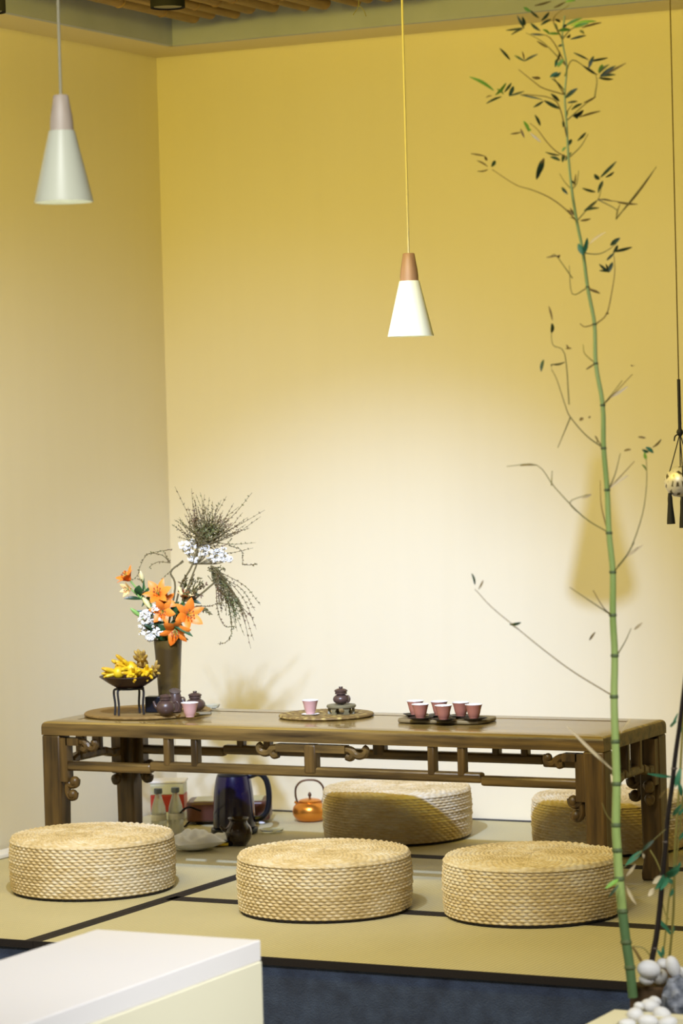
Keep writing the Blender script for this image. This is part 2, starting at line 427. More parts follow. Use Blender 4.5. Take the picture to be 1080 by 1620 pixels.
for x, z in ((-4.8,0),): b.box(-4.74, -1.0, 7.55, 7.60, 2.692, 2.73); b.box(-4.74, -1.0, 6.1, 6.15, 2.692, 2.73); b.box(-4.74, -1.0, 6.70, 7.03, 2.692, 2.73); b.box(-4.74, -1.0, 5.02, 5.26, 2.692, 2.73)
struct('trim_4', b, M['ceil'], smooth=False)
tw = atd(567, 14, 8.3)
b = MB().tube(spline([tw+Vector((0,0,.06)), tw+Vector((0,0,.01)), atd(558,24,8.3)]), .0012, 5)
b.tube(spline([tw+Vector((0,0,.01)), atd(575,16,8.3), atd(579,26,8.3)]), .0012, 5)
tag(b.build('twine_end', M['twig'], origin=tw), 'loose twine end hanging from the bamboo ceiling poles', 'twine')

# spotlights
def spotlight(loc, label, r=.046, aim=None):
    t = thing('spotlight', label, 'spotlight', loc, group=None)
    x, y, z = loc
    MB().lathe([(r*.86,.005),(r,.0),(r,.012),(r*.96,.10),(r*.7,.125),(r*.2,.13)], 32, loc).build('housing', M['black'], t)
    MB().lathe([(r*.8,.003),(r*.8,.02)], 24, loc).build('lens', M['kettleblack'], t)
    MB().tube([(x,y,z+.12),(x,y,2.60)], .012, 10).build('mounting_stem', M['black'], t)
spotlight((-3.895, 6.69, 2.398), 'black cylinder spotlight hanging below the bamboo poles near the ceiling corner')
spotlight(tuple(atd(-21, 20, 7.0)), 'black spotlight cut off by the left edge of the picture')
kt = thing('spotlight', 'black spotlight above the picture that throws the lamp shadow on the back wall', 'spotlight', KEY+Vector((0,0,.0)))
kd = (KEY_AIM-KEY).normalized()
MB().tube([KEY-kd*.012, KEY-kd*.02, KEY-kd*.075], [.040,.040,.034], 20).build('housing', M['black'], kt)
MB().tube([KEY-kd*.03+Vector((0,0,.02)), KEY-kd*.03+Vector((0,0,.2))], .008, 8).build('mounting_stem', M['black'], kt)

# pendant lamps
def pendant(mouth, label, d=.1225, neck='neck'):
    x, y, z = mouth; R = d/2
    t = thing('pendant_lamp', label, 'pendant lamp', mouth)
    hs = .147; hn = .073; rn = R*.41; rt = R*.245
    MB().lathe([(R-.002,0),(R,0),(R,.002),(rn+.002,hs-.001),(rn,hs),(rn-.004,hs-.004),(R-.004,.004),(R-.002,0)], 48, mouth, False, False).build('lamp_shade', M['shade'], t)
    prof = [(rn*.98,hs-.002),(rn*.97,hs+.012),(rn*.90,hs+.03),(rn*.74,hs+.052),(rt*1.05,hs+hn-.002),(rt*.9,hs+hn),(.003,hs+hn)]
    MB().lathe(prof, 36, mouth).build('wooden_neck', M[neck], t)
    MB().tube([(x,y,z+hs+hn-.002),(x,y,2.694)], .0032 if d < .13 else .004, 8).build('cord', M['cable'], t)
    MB().lathe([(.004,.03),(.02,.034),(.03,.052),(.03,.07),(.018,.1),(.014,.13)], 20, mouth).build('light_bulb', M['bulb'], t)
LA = atd(101, 320, 5.99); LB = atd(649.5, 532, 7.72)
pendant(LA, 'pale cone pendant lamp with whitish wood neck at upper left, the nearer one')
pendant(LB, 'pale cone pendant lamp with brown wood neck hanging over the middle of the table', neck='neckbrown')

# ------------------------------------------------------------------ the carved kang table
TX, TY, TL, TW, TH = -4.628, 7.102, 1.755, .463, .444
tb = thing('kang_table', 'long low carved dark wooden table with scrollwork apron on tatami', 'table', (TX, TY, 0))
def tbx(mb, a0, a1, b0, b1, z0, z1): return mb.box(TX+a0, TX+a1, TY+b0, TY+b1, z0, z1)
mb = MB(); fw = .075      # mitred frame boards
zt0, zt1 = .405, TH
for poly in ([(0,0),(TL,0),(TL-fw,fw),(fw,fw)], [(TL,0),(TL,TW),(TL-fw,TW-fw),(TL-fw,fw)], [(TL,TW),(0,TW),(fw,TW-fw),(TL-fw,TW-fw)], [(0,TW),(0,0),(fw,fw),(fw,TW-fw)]):
    cx = sum(p[0] for p in poly)/4; cy = sum(p[1] for p in poly)/4
    vs = []; lv = [(zt0,0),(zt1-.016,0),(zt1-.010,.001),(zt1-.005,.0035),(zt1-.0015,.008),(zt1,.015)]
    for z_, d_ in lv:
        for i_, (x, y) in enumerate(poly):
            if i_ < 2: x += d_ if x < TL/2 else -d_; y += d_ if y < TW/2 else -d_
            vs.append((TX+x+(cx-x)*.0003, TY+y+(cy-y)*.0015, z_))
    fs = [(3,2,1,0), tuple(range((len(lv)-1)*4, len(lv)*4))]
    for i_ in range(len(lv)-1):
        for k_ in range(4): fs.append((i_*4+k_, i_*4+(k_+1)%4, (i_+1)*4+(k_+1)%4, (i_+1)*4+k_))
    mb.add(vs, fs)
o = mb.build('top_frame', [M['woodtop_lit'], M['wood']], tb, smooth=True, auto=50)
for pg in o.data.polygons: pg.material_index = 1 if abs(pg.normal.z) < .5 else 0  # upward faces take the lit copy, side faces the darker wood
mb = MB(); n = 3; w_ = (TW-2*fw-.004)/n
for i in range(n):
    tbx(mb, fw+.002, TL-fw-.002, fw+.002+i*w_, fw+.001+(i+1)*w_, .412, TH-.0012)
mb.build('top_panel', M['woodtop_lit'], tb, smooth=False)
LW = .061
def leg(a, b_, fx, fy):
    mb = MB()
    prof = [(.405,0,0),(.26,.0005,.0005),(.12,.0015,.0015),(.05,.002,.002),(.02,.0,.0),(0,.0005,.0005)]
    vs = []; fs = []
    for z, ix, iy in prof:
        x0, x1 = a, a+LW; y0, y1 = b_, b_+LW
        if fx > 0: x1 -= ix*2.2
        else: x0 += ix*2.2
        if fy > 0: y1 -= iy*2.2
        else: y0 += iy*2.2
        vs += [(TX+x0,TY+y0,z),(TX+x1,TY+y0,z),(TX+x1,TY+y1,z),(TX+x0,TY+y1,z)]
    for i in range(len(prof)-1):
        for k in range(4): fs.append((i*4+k, (i+1)*4+k, (i+1)*4+(k+1)%4, i*4+(k+1)%4))
    fs.append((0,1,2,3)); nn = (len(prof)-1)*4; fs.append((nn+3,nn+2,nn+1,nn))
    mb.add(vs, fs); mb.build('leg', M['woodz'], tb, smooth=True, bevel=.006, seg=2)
for a, fx in ((0.0,1),(TL-LW,-1)):
    for b_, fy in ((0.0,1),(TW-LW,-1)): leg(a, b_, fx, fy)
def frame_run(P, L_, fr):
    """one side of the apron; P(a, z, d) gives a point, d = depth inwards"""
    def bar(mb, a0, a1, z0, z1, d0=.004, d1=.034):
        vs = [P(a0,z0,d0),P(a1,z0,d0),P(a1,z0,d1),P(a0,z0,d1),P(a0,z1,d0),P(a1,z1,d0),P(a1,z1,d1),P(a0,z1,d1)]
        mb.add(vs, [(0,3,2,1),(4,5,6,7),(0,1,5,4),(1,2,6,5),(2,3,7,6),(3,0,4,7)])
    def scroll(mb, pts, r, taper=None, n=8):
        q = spline([Vector((a, 0, z)) for a, z in pts], 6)
        rr = [r]*len(q)
        if taper: rr = [r+(taper-r)*i/(len(q)-1) for i in range(len(q))]
        mb.tube([P(v.x, v.z, .019) for v in q], rr, n, flat=1.0)
    def sph(mb, a, z, r): mb.ball(P(a, z, .019), r, 12)
    return bar, scroll, sph
def apron(P, L_, long):
    bar, scroll, sph = frame_run(P, L_, long)
    st = MB(); e0 = LW
    if long:
        bar(st, e0-.004, .362, .302, .329); bar(st, L_-.362, L_-e0+.004, .302, .329)
        bar(st, .358, L_-.358, .309, .337)
    else:
        q = [(e0-.01,.300),(.12,.302),(.16,.312),(L_-.16,.312),(L_-.12,.302),(L_-e0+.01,.300)]
        for (a0,z0),(a1,z1) in zip(q, q[1:]):
            vs = [P(a0,z0,.004),P(a1,z1,.004),P(a1,z1,.034),P(a0,z0,.034),P(a0,z0+.026,.004),P(a1,z1+.026,.004),P(a1,z1+.026,.034),P(a0,z0+.026,.034)]
            st.add(vs, [(0,3,2,1),(4,5,6,7),(0,1,5,4),(1,2,6,5),(2,3,7,6),(3,0,4,7)])
    st.build('stretcher', M['wood'], tb, smooth=True, bevel=.007, seg=2)
    struts = (.406,.496,L_-.518,L_-.429) if long else (L_/2-.045-.011, L_/2+.045-.011)
    for a in struts:
        s_ = MB(); bar(s_, a, a+.022, .325, .410, .003, .033); s_.build('strut', M['woodz'], tb, smooth=True, bevel=.005, seg=2)
    for mir in (0, 1):
        A = (lambda a: L_-a) if mir else (lambda a: a)
        o = MB()
        def bb(a0, a1, z0, z1):
            p, q = A(a0), A(a1); bar(o, min(p,q), max(p,q), z0, z1, .0025, .0345)
        bb(LW-.003, .084, .270, .397)
        if long:
            bb(.08, .122, .376, .397)
            scroll(o, [(A(.115),.386),(A(.133),.384),(A(.142),.374),(A(.136),.363),(A(.124),.366)], .011, .009)
            scroll(o, [(A(.128),.386),(A(.142),.380),(A(.152),.369),(A(.166),.368),(A(.174),.378),(A(.171),.390)], .0100, .0090)
            sph(o, A(.168), .384, .0115)
        # lower curls hanging inside the leg
        scroll(o, [(A(.073),.285),(A(.075),.268),(A(.088),.258),(A(.103),.263),(A(.106),.277)], .011, .010)
        sph(o, A(.098), .270, .0155)
        scroll(o, [(A(.074),.262),(A(.073),.240),(A(.082),.223),(A(.096),.224),(A(.100),.238)], .010, .009)
        sph(o, A(.090), .232, .015)
        o.build('corner_scroll', M['woodz'], tb, smooth=True)
    if long:
        c = L_/2; o = MB(); bar(o, c-.019, c+.019, .318, .400, .0025, .0345); o.build('centre_post', M['woodz'], tb, smooth=True, bevel=.005, seg=2)
        for sgn in (-1, 1):
            o = MB(); A = lambda d: c+sgn*d
            p, q = A(.016), A(.108); bar(o, min(p,q), max(p,q), .378, .399)
            scroll(o, [(A(.10),.388),(A(.118),.386),(A(.127),.376),(A(.120),.364),(A(.106),.367)], .0115, .009)
            scroll(o, [(A(.108),.389),(A(.124),.385),(A(.136),.373),(A(.150),.370),(A(.164),.376),(A(.168),.388),(A(.160),.395)], .0105, .0095)
            o.build('centre_scroll', M['wood'], tb, smooth=True)
apron(lambda a, z, d: Vector((TX+a, TY+d, z)), TL, True)
apron(lambda a, z, d: Vector((TX+a, TY+TW-d, z)), TL, True)
apron(lambda a, z, d: Vector((TX+TL-d, TY+a, z)), TW, False)
apron(lambda a, z, d: Vector((TX+d, TY+a, z)), TW, False)

# ------------------------------------------------------------------ woven poufs
def make_pouf(loc, label, group, R=.228, H=.158):
    t = thing('woven_pouf', label, 'pouf', loc, group=group)
    rows, sub, cells, per = 17, 5, 66, 8
    nth = cells*per; rim = .010
    def grid(fn, nu, closed_top=False):
        vs = []; fs = []
        for i in range(nu+1):
            for k in range(nth): vs.append(fn(i, 2*math.pi*k/nth, k))
        for i in range(nu):
            for k in range(nth): fs.append((i*nth+k, i*nth+(k+1)%nth, (i+1)*nth+(k+1)%nth, (i+1)*nth+k))
        return vs, fs
    rg = random.Random(3)
    wob = [rg.uniform(-.0012,.0012) for _ in range(rows+1)]; dz = [rg.uniform(0, 6.28) for _ in range(6)]
    hs = H-rim-.006
    def side(i, th, k):
        v = i/sub; row = min(int(v), rows-1); f = v-row
        z = .006+hs*v/rows + .0016*math.sin(3*th+dz[0]+row*.2)*(v/rows)*(1-v/rows)*2
        ropes = math.sqrt(max(0, 1-(2*f-1)**2))
        ph = cells*th + (math.pi if row % 2 else 0) + f*2.2
        cell = .5+.5*math.cos(ph)
        r = R-.004 + wob[row] + .0074*ropes*(.22+.78*cell) + .0015*math.sin(2*th+dz[1])
        bul = .004*math.sin(math.pi*v/rows)
        return ((r+bul)*math.cos(th), (r+bul)*math.sin(th), z)
    mbs = MB(); mbs.add(*grid(side, rows*sub)); mbs.build('woven_side', M['straw'], t, local=True, auto=180)
    rings, sub2 = 19, 5
    def top(i, th, k):
        v = i/sub2; ring = min(int(v), rings-1); f = v-ring; u = v/rings
        rr = .004 + (R-.004)*(1-u) if False else (R+.001)*(1-u)+.0035*u
        ropes = math.sqrt(max(0, 1-(2*f-1)**2))
        inner = rr < R*.42
        n_ = 28 if inner else cells
        ph = n_*th + (0 if inner else (math.pi if ring % 2 else 0) + f*2)
        cell = .5+.5*math.cos(ph)
        dome = .006*(1-(rr/R)**2)
        edge = 0 if rr < R-rim else -rim*(1-math.sqrt(max(0, 1-((rr-(R-rim))/(rim+.001))**2)))
        amp = .0055 if not inner else .0036
        z = H-.006 + dome + edge + amp*ropes*(.35+.65*cell) - (.002 if inner and rr < .02 else 0)
        return (rr*math.cos(th), rr*math.sin(th), z)
    mbt = MB(); mbt.add(*grid(top, rings*sub2))
    mbt.build('woven_top', M['straw'], t, local=True, auto=180)
    MB().lathe([(R-.006,.0),(R-.003,.002),(R-.003,.007),(R-.012,.009)], 64).build('dark_base', M['border'], t, local=True)
    return t
G3 = 'round straw poufs around the table'
p0 = make_pouf((-4.344, 6.909, .0009), 'round woven straw pouf at left, in front of the table left legs', G3)
dup(p0, (-3.560, 6.811, .0009), 1.1, 'round woven straw pouf in the middle of the front row')
dup(p0, (-3.008, 6.921, .0009), 2.3, 'round woven straw pouf at right, partly behind the green bamboo stem')
dup(p0, (-3.960, 8.075, .0009), 3.7, 'round woven straw pouf behind the table beside the copper kettle, half in shadow')
dup(p0, (-3.252, 8.075, .0009), 5.0, 'round woven straw pouf behind the right end of the table')

# ------------------------------------------------------------------ things on the table
Z = TH
# left round mat and its load
c1 = atz(234, 1129, Z); MAT1 = .009
tag(MB().lathe([(.184,0),(.188,.002),(.188,.006),(.184,MAT1),(.178,MAT1-.001)], 72, (0,0,0)).build('round_mat', M['mat1'], local=True), 'large golden brown round mat at the left end of the table', 'table mat').location = (c1.x, c1.y, Z+.0006)
c2 = atz(516, 1133, Z)
o = MB().lathe([(.134,0),(.138,.003),(.136,.007),(.128,.0085),(.06,.008)], 72).build('round_mat', M['mat2'], local=True)
tag(o, 'round woven straw mat at the middle of the table', 'table mat').location = (c2.x, c2.y, Z+.0006)
c3 = atz(707, 1141, Z)
def rounded_oct(w_, d_, ch):
    return [(-w_+ch,-d_),(w_-ch,-d_),(w_-ch*.3,-d_+ch*.25),(w_,-d_+ch),(w_,d_-ch),(w_-ch*.3,d_-ch*.25),(w_-ch,d_),(-w_+ch,d_),(-w_+ch*.3,d_-ch*.25),(-w_,d_-ch),(-w_,-d_+ch),(-w_+ch*.3,-d_+ch*.25)]
o = MB().prism(rounded_oct(.134, .075, .04), 0, .010).build('serving_board', M['board'], local=True, bevel=.003)
tag(o, 'flat brown board with cut corners carrying six pink cups', 'tray'); o.location = (c3.x, c3.y, Z+.0006); o.rotation_euler.z = .03
TRZ = Z+.0112
# six cups on saucers
def make_cup(loc, label, mt, group, s=1.0):
    t = thing('tea_cup', label, 'tea cup', loc, group=group)
    pr = [(.0105,0),(.0115,.001),(.0115,.003),(.0135,.006),(.0160,.014),(.0182,.024),(.0208,.0335),(.0222,.0365)]
    MB().lathe([(r*s, z*s) for r, z in pr], 36, capt=False).build('cup_body', mt, t, local=True)
    pi = [(.0222,.0365),(.0228,.0372),(.0224,.0380),(.0210,.0372),(.0196,.032),(.0168,.022),(.0145,.012),(.011,.0072),(.001,.0065)]
    MB().lathe([(r*s, z*s) for r, z in pi], 36, capb=False).build('white_inside', M['cupin'], t, local=True)
    return t
def make_saucer(loc, label, group, rz=0):
    mb = MB(); n = 40; vs = []; fs = []
    prof = [(.30,0,.0),(.62,.0,.0),(.70,.002,.0),(1,.0065,1),(1.0,.0078,1),(.68,.0042,0),(.3,.0032,0)]
    for f, z, lo in prof:
        for k in range(n):
            a = 2*math.pi*k/n; lobe = 1+(.10*math.cos(4*a) if lo else 0)
            r = .031*f*lobe; vs.append((r*math.cos(a)*1.12, r*math.sin(a), z))
    for i in range(len(prof)-1):
        for k in range(n): fs.append((i*n+k, i*n+(k+1)%n, (i+1)*n+(k+1)%n, (i+1)*n+k))
    fs.append(tuple(reversed(range(n)))); b_ = (len(prof)-1)*n; fs.append(tuple(range(b_, b_+n)))
    mb.add(vs, fs); o = mb.build('saucer', M['saucer'], local=True); o.location = loc; o.rotation_euler.z = rz
    return tag(o, label, 'saucer', group)
spots = [(657,1131.5,'back row left'),(695,1132.5,'back row middle'),(729,1134,'back row right'),(665,1137,'front row left'),(701.5,1139,'front row middle'),(749.5,1137.5,'front row right')]
sc0 = cp0 = None
for i, (x, y, nm) in enumerate(spots):
    p = atz(x, y, TRZ+.003); p = Vector((p.x, p.y, TRZ))
    ls = 'dark metal saucer on the board, %s' % nm; lc = 'pink clay tea cup on the board, %s' % nm
    if sc0 is None:
        sc0 = make_saucer(p, ls, 'saucers on the serving board'); cp0 = make_cup(p+Vector((0,0,.0034)), lc, M['pink'], 'cups on the serving board', 1.08)
    else:
        q = sc0.copy(); C.objects.link(q); q.location = p; q.rotation_euler.z = i*1.3; q['label'] = ls
        dup(cp0, p+Vector((0,0,.0034)), i, lc)
# middle mat: cup, burner stand, small teapot
p = atz(491, 1131, Z+.009)
dk = MB().lathe([(.012,0),(.022,.001),(.026,.0035),(.024,.004),(.012,.0028)], 32).build('coaster', M['cupin'], local=True)
dk.location = (p.x, p.y, Z+.0092); tag(dk, 'small pale saucer under the single cup on the woven mat', 'saucer')
make_cup((p.x, p.y, Z+.0122), 'single pale pink cup on the woven mat left of the little teapot', M['pinkl'], None, 1.05)
def teapot(loc, label, R, Hb, body, rz=0, lidr=.45, spout=True, handle=True, knob=True, tall=1.0, neck=None, lid=True):
    t = thing('teapot', label, 'teapot', loc, rz)
    pr = []
    for i in range(13):
        u = i/12; a = -math.pi/2*.86+u*(math.pi*.5*.86+math.pi*.5*.72)
        pr.append((R*math.cos(a), (math.sin(a)+math.sin(math.pi/2*.86))/(math.sin(math.pi/2*.86)+math.sin(math.pi/2*.72))*Hb))
    pr = [(pr[0][0]*.9, -.0)] + pr
    if neck: pr += [(R*neck, Hb+.001), (R*neck*.97, Hb+.008), (R*neck*1.03, Hb+.0095)]
    MB().lathe(pr, 40).build('pot_body', body, t, local=True)
    z = pr[-1][1]; rl = pr[-1][0]
    if lid:
        lid_o = MB().lathe([(rl*1.05,z-.001),(rl*1.07,z+.0015),(rl*.95,z+.004),(rl*.6,z+.0065),(rl*.2,z+.008)], 32).build('lid', body, t, local=True)
        if knob: MB().lathe([(rl*.30,z+.006),(rl*.28,z+.0085),(rl*.36,z+.0105),(rl*.3,z+.0125),(rl*.05,z+.013)], 20).build('lid_knob', body, lid_o, local=True)
    if spout:
        MB().tube(spline([(-R*.8,0,Hb*.42),(-R*1.15,0,Hb*.6),(-R*1.38,0,Hb*.92)]), [R*.24-(R*.12)*i/12 for i in range(13)], 14).build('spout', body, t, local=True)
    if handle:
        MB().tube(spline([(R*.82,0,Hb*.82),(R*1.25,0,Hb*.9),(R*1.5,0,Hb*.62),(R*1.3,0,Hb*.3),(R*.9,0,Hb*.25)]), R*.085, 10).build('handle', body, t, local=True)
    return t
p = atz(540, 1129, Z+.009); stz = Z+.0092
st = thing('teapot_stand', 'small olive ring stand with cut-out sides under the little teapot', 'teapot stand', (p.x, p.y, stz))
MB().lathe([(.030,.018),(.042,.019),(.0425,.024),(.040,.0265),(.030,.026)], 40, (0,0,0)).build('ring_top', M['standgreen'], st, local=True)
for k in range(6):
    a = math.radians(k*60+20); mb = MB()
    vs = []
    for dz_, dw in ((0,.010),(.008,.006),(.019,.011)):
        for s1 in (-1, 1):
            for rr in (.032, .039):
                aa = a+s1*dw/.04; vs.append((rr*math.cos(aa), rr*math.sin(aa), dz_))
    f = []
    for i in (0, 1):
        o0, o1 = i*4, i*4+4
        f += [(o0,o0+1,o1+1,o1),(o0+1,o0+3,o1+3,o1+1),(o0+3,o0+2,o1+2,o1+3),(o0+2,o0,o1,o1+2)]
    f += [(0,2,3,1),(8,9,11,10)]
    mb.add(vs, f); mb.build('leg', M['standgreen'], st, local=True, smooth=False)
teapot((p.x, p.y, stz+.0267), 'little brown teapot on a ring stand at the middle of the table', .0235, .029, M['clay'], -.3, neck=.74, spout=False)

# left mat load
mz = Z+.0102
def on1(x, y): p = atz(x, y, mz); return Vector((p.x, p.y, mz))
teapot(on1(262.5, 1132), 'round brown clay teapot nearest the front on the left mat', .0275, .045, M['clay'], .15, neck=.6, knob=False)
t = thing('clay_pitcher', 'tall brown clay pot with a tilted lid behind the front teapot', 'pitcher', on1(277.5, 1127))
MB().lathe([(.014,0),(.018,.003),(.0205,.02),(.020,.04),(.0165,.054),(.0150,.058)], 32).build('pot_body', M['clay'], t, local=True)
lm = MB().lathe([(.017,0),(.0178,.003),(.012,.007),(.004,.009)], 28); lo = lm.build('lid', M['clay2'], t, local=True); lo.location = (0,0,.0605); lo.rotation_euler = (.25,.25,0)
MB().tube(spline([(.018,0,.045),(.031,0,.042),(.032,0,.022),(.019,0,.014)]), .0024, 8).build('handle', M['clay'], t, local=True)
teapot(on1(309, 1125), 'flat brown clay teapot with a domed lid behind the pink cup', .030, .037, M['clay'], 0.1, neck=.6, handle=False)
make_cup(on1(300.5, 1134.5), 'pink cup with a white rim among the brown teapots on the left mat', M['pinkl'], None, 1.12)
q = on1(322, 1130); o = MB().box(-.022,.022,-.014,.014,0,.006).build('tea_cloth', M['cloth'], local=True, bevel=.002); o.location = q; o.rotation_euler.z = .5
tag(o, 'small folded grey brown cloth at the right rim of the left mat', 'cloth')
q = atz(336, 1121, Z); t = thing('glass_dish', 'small clear glass dish behind the left mat', 'dish', (q.x, q.y, Z+.0006))
MB().lathe([(.010,0),(.018,.002),(.024,.012),(.023,.012),(.017,.004),(.002,.003)], 28).build('dish_body', M['glass'], t, local=True)
# black box
q = on1(246, 1126); o = MB().box(-.026,.026,-.02,.02,0,.046).build('tea_caddy', M['kettleblack'], local=True, bevel=.002); o.location = q; o.rotation_euler.z = .25
tag(o, 'black square tea caddy between the fruit stand and the brown teapots', 'caddy')
# fruit stand and bowl
q = on1(206.5, 1130.5); fs_ = thing('iron_stand', 'black iron three-legged stand holding the fruit bowl', 'stand', q)
ht = .0795
MB().lathe([(.034,ht-.006),(.042,ht-.005),(.042,ht-.001),(.034,ht)], 40, capb=False, capt=False).build('ring', M['iron'], fs_, local=True)
dirs = [(-.78,-.62),(-.30,-.95),(.95,.05),(.1,.95)]
for dx, dy in dirs:
    MB().tube(spline([(dx*.038,dy*.038,ht-.003),(dx*.046,dy*.046,ht-.006),(dx*.047,dy*.047,ht-.02),(dx*.044,dy*.044,.03),(dx*.046,dy*.046,.001)]), .0034, 8).build('leg', M['iron'], fs_, local=True)
bw = thing('fruit_bowl', 'wide dark lacquer bowl of yellow fruit on the iron stand', 'bowl', q+Vector((0,0,ht+.0003)))
MB().lathe([(.030,0),(.040,.001),(.062,.014),(.080,.027),(.0885,.033),(.0875,.0345),(.078,.029),(.058,.016),(.036,.005),(.002,.004)], 56).build('bowl_body', M['lac'], bw, local=True)
bz = mz+ht
def citron(c, s, label, mt, direc, nf=9, seed=0, curl=.2):
    rg = random.Random(seed); t = thing('buddha_hand_citron', label, 'fruit', c, group='citrons in the fruit bowl')
    mb = MB(); D = Vector(direc).normalized()
    q = D.to_track_quat('Z','Y').to_matrix()
    mb.ball(c-D*s*.05, s*.42, 14, (1,1,1), None, .05, seed)
    for k in range(nf):
        a = 2*math.pi*k/nf + rg.uniform(-.2,.2); sp = rg.uniform(.35,.8) if k % 3 else .1
        d = q @ Vector((math.cos(a)*sp, math.sin(a)*sp, 1)).normalized()
        d2 = (d + q @ Vector((math.cos(a),math.sin(a),0))*curl*rg.uniform(-1,1)).normalized()
        L_ = s*rg.uniform(.75,1.1)
        pts = spline([c+d*s*.1, c+d*s*.1+d*L_*.5, c+d*s*.1+d*L_*.5+d2*L_*.5], 5)
        n_ = len(pts); rr = [s*.15*(1-.25*i/(n_-1)) for i in range(n_)]; rr[-1] = s*.04; rr[-2] = s*.10
        mb.tube(pts, rr, 8)
    mb.build('citron_body', mt, t)
    MB().tube([c-D*s*.4, c-D*s*.58], s*.07, 8).build('stalk', M['olive'], t)
    return t
bc = Vector((q.x, q.y, bz))
def inb(x, y, dy=0): r_ = atd(x, y, (bc-EYE).dot(FWD)+dy); return r_
citron(inb(186,1064,-.03), .043, 'yellow fingered citron at the left of the bowl', M['yellow'], (-.8,-.5,.0), 9, 1)
citron(inb(212,1065,-.045), .045, 'yellow fingered citron at the front of the bowl', M['yellow'], (.3,-.9,-.1), 9, 2)
citron(inb(206,1057,.0), .052, 'long yellow fingered citron in the middle of the heap', M['yellow'], (-.35,-.6,.25), 9, 3)
citron(inb(232,1065,-.02), .043, 'yellow fingered citron at the right front of the bowl', M['yellow'], (.5,-.8,.1), 9, 4)
citron(inb(243,1065,.0), .034, 'brownish knobbly citron at the right rim of the bowl', M['citbrown'], (.5,-.3,.5), 10, 5)
citron(inb(225,1048,.0), .040, 'brownish yellow knobbly citron on top of the heap', M['citbrown'], (.1,-.4,.6), 12, 6)

# ------------------------------------------------------------------ vase and flowers
VB = atz(268.5, 1123.5, mz); vz = mz
va = thing('tall_vase', 'tall bronze brown vase holding the lilies on the left mat', 'vase', (VB.x, VB.y, vz))
VH = .208
MB().lathe([(.028,0),(.031,.002),(.0325,.05),(.0355,.11),(.039,.17),(.0415,VH-.004),(.042,VH),(.0395,VH),(.038,.17),(.034,.11),(.031,.05),(.029,.008),(.001,.006)], 48).build('vase_body', M['vase'], va, local=True)
VT = Vector((VB.x, VB.y, vz+VH)); VD = (VT-EYE).dot(FWD)
def fp(x, y, d=0): return atd(x, y, VD+d)
MO = VT + Vector((0,0,-.10))
def stem_pts(tip, via=None, sx=0, sy=0):
    m0 = VT+Vector((sx, sy, -.02))
    mid = via if via is not None else m0.lerp(tip, .5)+Vector((0,0,.01))
    return spline([MO+Vector((sx*.4,sy*.4,0)), m0, mid, tip], 5)
def petal(mb, c, out, axis, L_, W_, curl):
    out = out.normalized(); axis = axis.normalized(); side = axis.cross(out).normalized(); n = 7
    vs = []; fs = []
    for i in range(n+1):
        u = i/n; ang = .35+u*curl
        # integrate a curve: starts along the axis and bends outwards
        if i == 0: p = c.copy(); prev_u = 0
        else: p = p + (axis*math.cos(ang)+out*math.sin(ang))*(L_/n)
        hw = W_/2*(math.sin(math.pi*(u*.80+.16))**.9) if i < n else .0006
        nn = (out*math.cos(ang)-axis*math.sin(ang))
        for s_, k_ in ((-1,.30),(-.5,.10),(0,0),(.5,.10),(1,.30)):
            vs.append(p+side*s_*hw - nn*k_*hw*-1*.6)
    m_ = 5
    for i in range(n):
        for j in range(m_-1): fs.append((i*m_+j, i*m_+j+1, (i+1)*m_+j+1, (i+1)*m_+j))
    o_ = len(vs); off = [v_ for v_ in vs]
    vs += [v_ - out*.0008 for v_ in off]; fs += [tuple(reversed([q_+o_ for q_ in f])) for f in fs]
    mb.add(vs, fs)
def lily(x, y, face, size, label, mt, d=0, curl=1.35, leaves=(), rot=0, sx=0, sy=0):
    tip = fp(x, y, d); t = thing('lily', label, 'flower', tip, group='orange lilies in the vase')
    fx, fy, fz = face     # right, up, towards the viewer
    A = (RGT*fx+UPV*fy-FWD*fz).normalized(); base = tip - A*size*.40
    ref = A.orthogonal().normalized(); mb = MB()
    for k in range(6):
        a = rot+k*math.pi/3; o_ = Matrix.Rotation(a, 3, A) @ ref
        petal(mb, base+A*(0 if k%2 else .002), o_, A, size*1.12, size*(.42 if k%2 else .56), curl*(1 if k%2 else .88))
    mb.build('petals', mt, t)
    mb = MB(); ma = MB()
    for k in range(6):
        a = rot+.3+k*math.pi/3; o_ = Matrix.Rotation(a, 3, A) @ ref
        e = base+A*size*.72+o_*size*.20
        mb.tube([base+A*size*.1, base+A*size*.45+o_*size*.07, e], size*.018, 5); ma.ball(e, size*.05, 6, (1,1,1.4))
    fo = mb.build('filaments', M['lightleaf'], t); ma.build('anthers', M['anther'], fo)
    sp = stem_pts(base+A*size*.05, (VT+base)/2+Vector((0,0,.012))-A*size*.25, sx, sy)
    MB().tube(sp, .0026, 6).build('stem', M['lightleaf'], t)
    return t
def bud(x0, y0, x1, y1, wd, label, mt, d=0, sx=0):
    a = fp(x0, y0, d); b_ = fp(x1, y1, d-.01); t = thing('lily_bud', label, 'flower bud', a, group='lily buds in the vase')
    n_ = 9; pts = [a.lerp(b_, i/(n_-1)) for i in range(n_)]
    MB().tube(pts, [max(.0008, wd/2*math.sin(math.pi*(.12+.86*i/(n_-1)))**.7) for i in range(n_)], 12).build('bud_body', mt, t)
    MB().tube(stem_pts(a, None, sx), .0022, 6).build('stem', M['lightleaf'], t)
lily(200, 912, (-.55,.62,.25), .042, 'orange lily farthest left in the bouquet, facing up', M['orange'], .0, 1.05, rot=.2, sx=-.02)
lily(250, 938, (-.15,.45,.75), .052, 'topmost large orange lily in the middle of the bouquet', M['orange'], -.03, 1.1, rot=.5, sx=-.01)
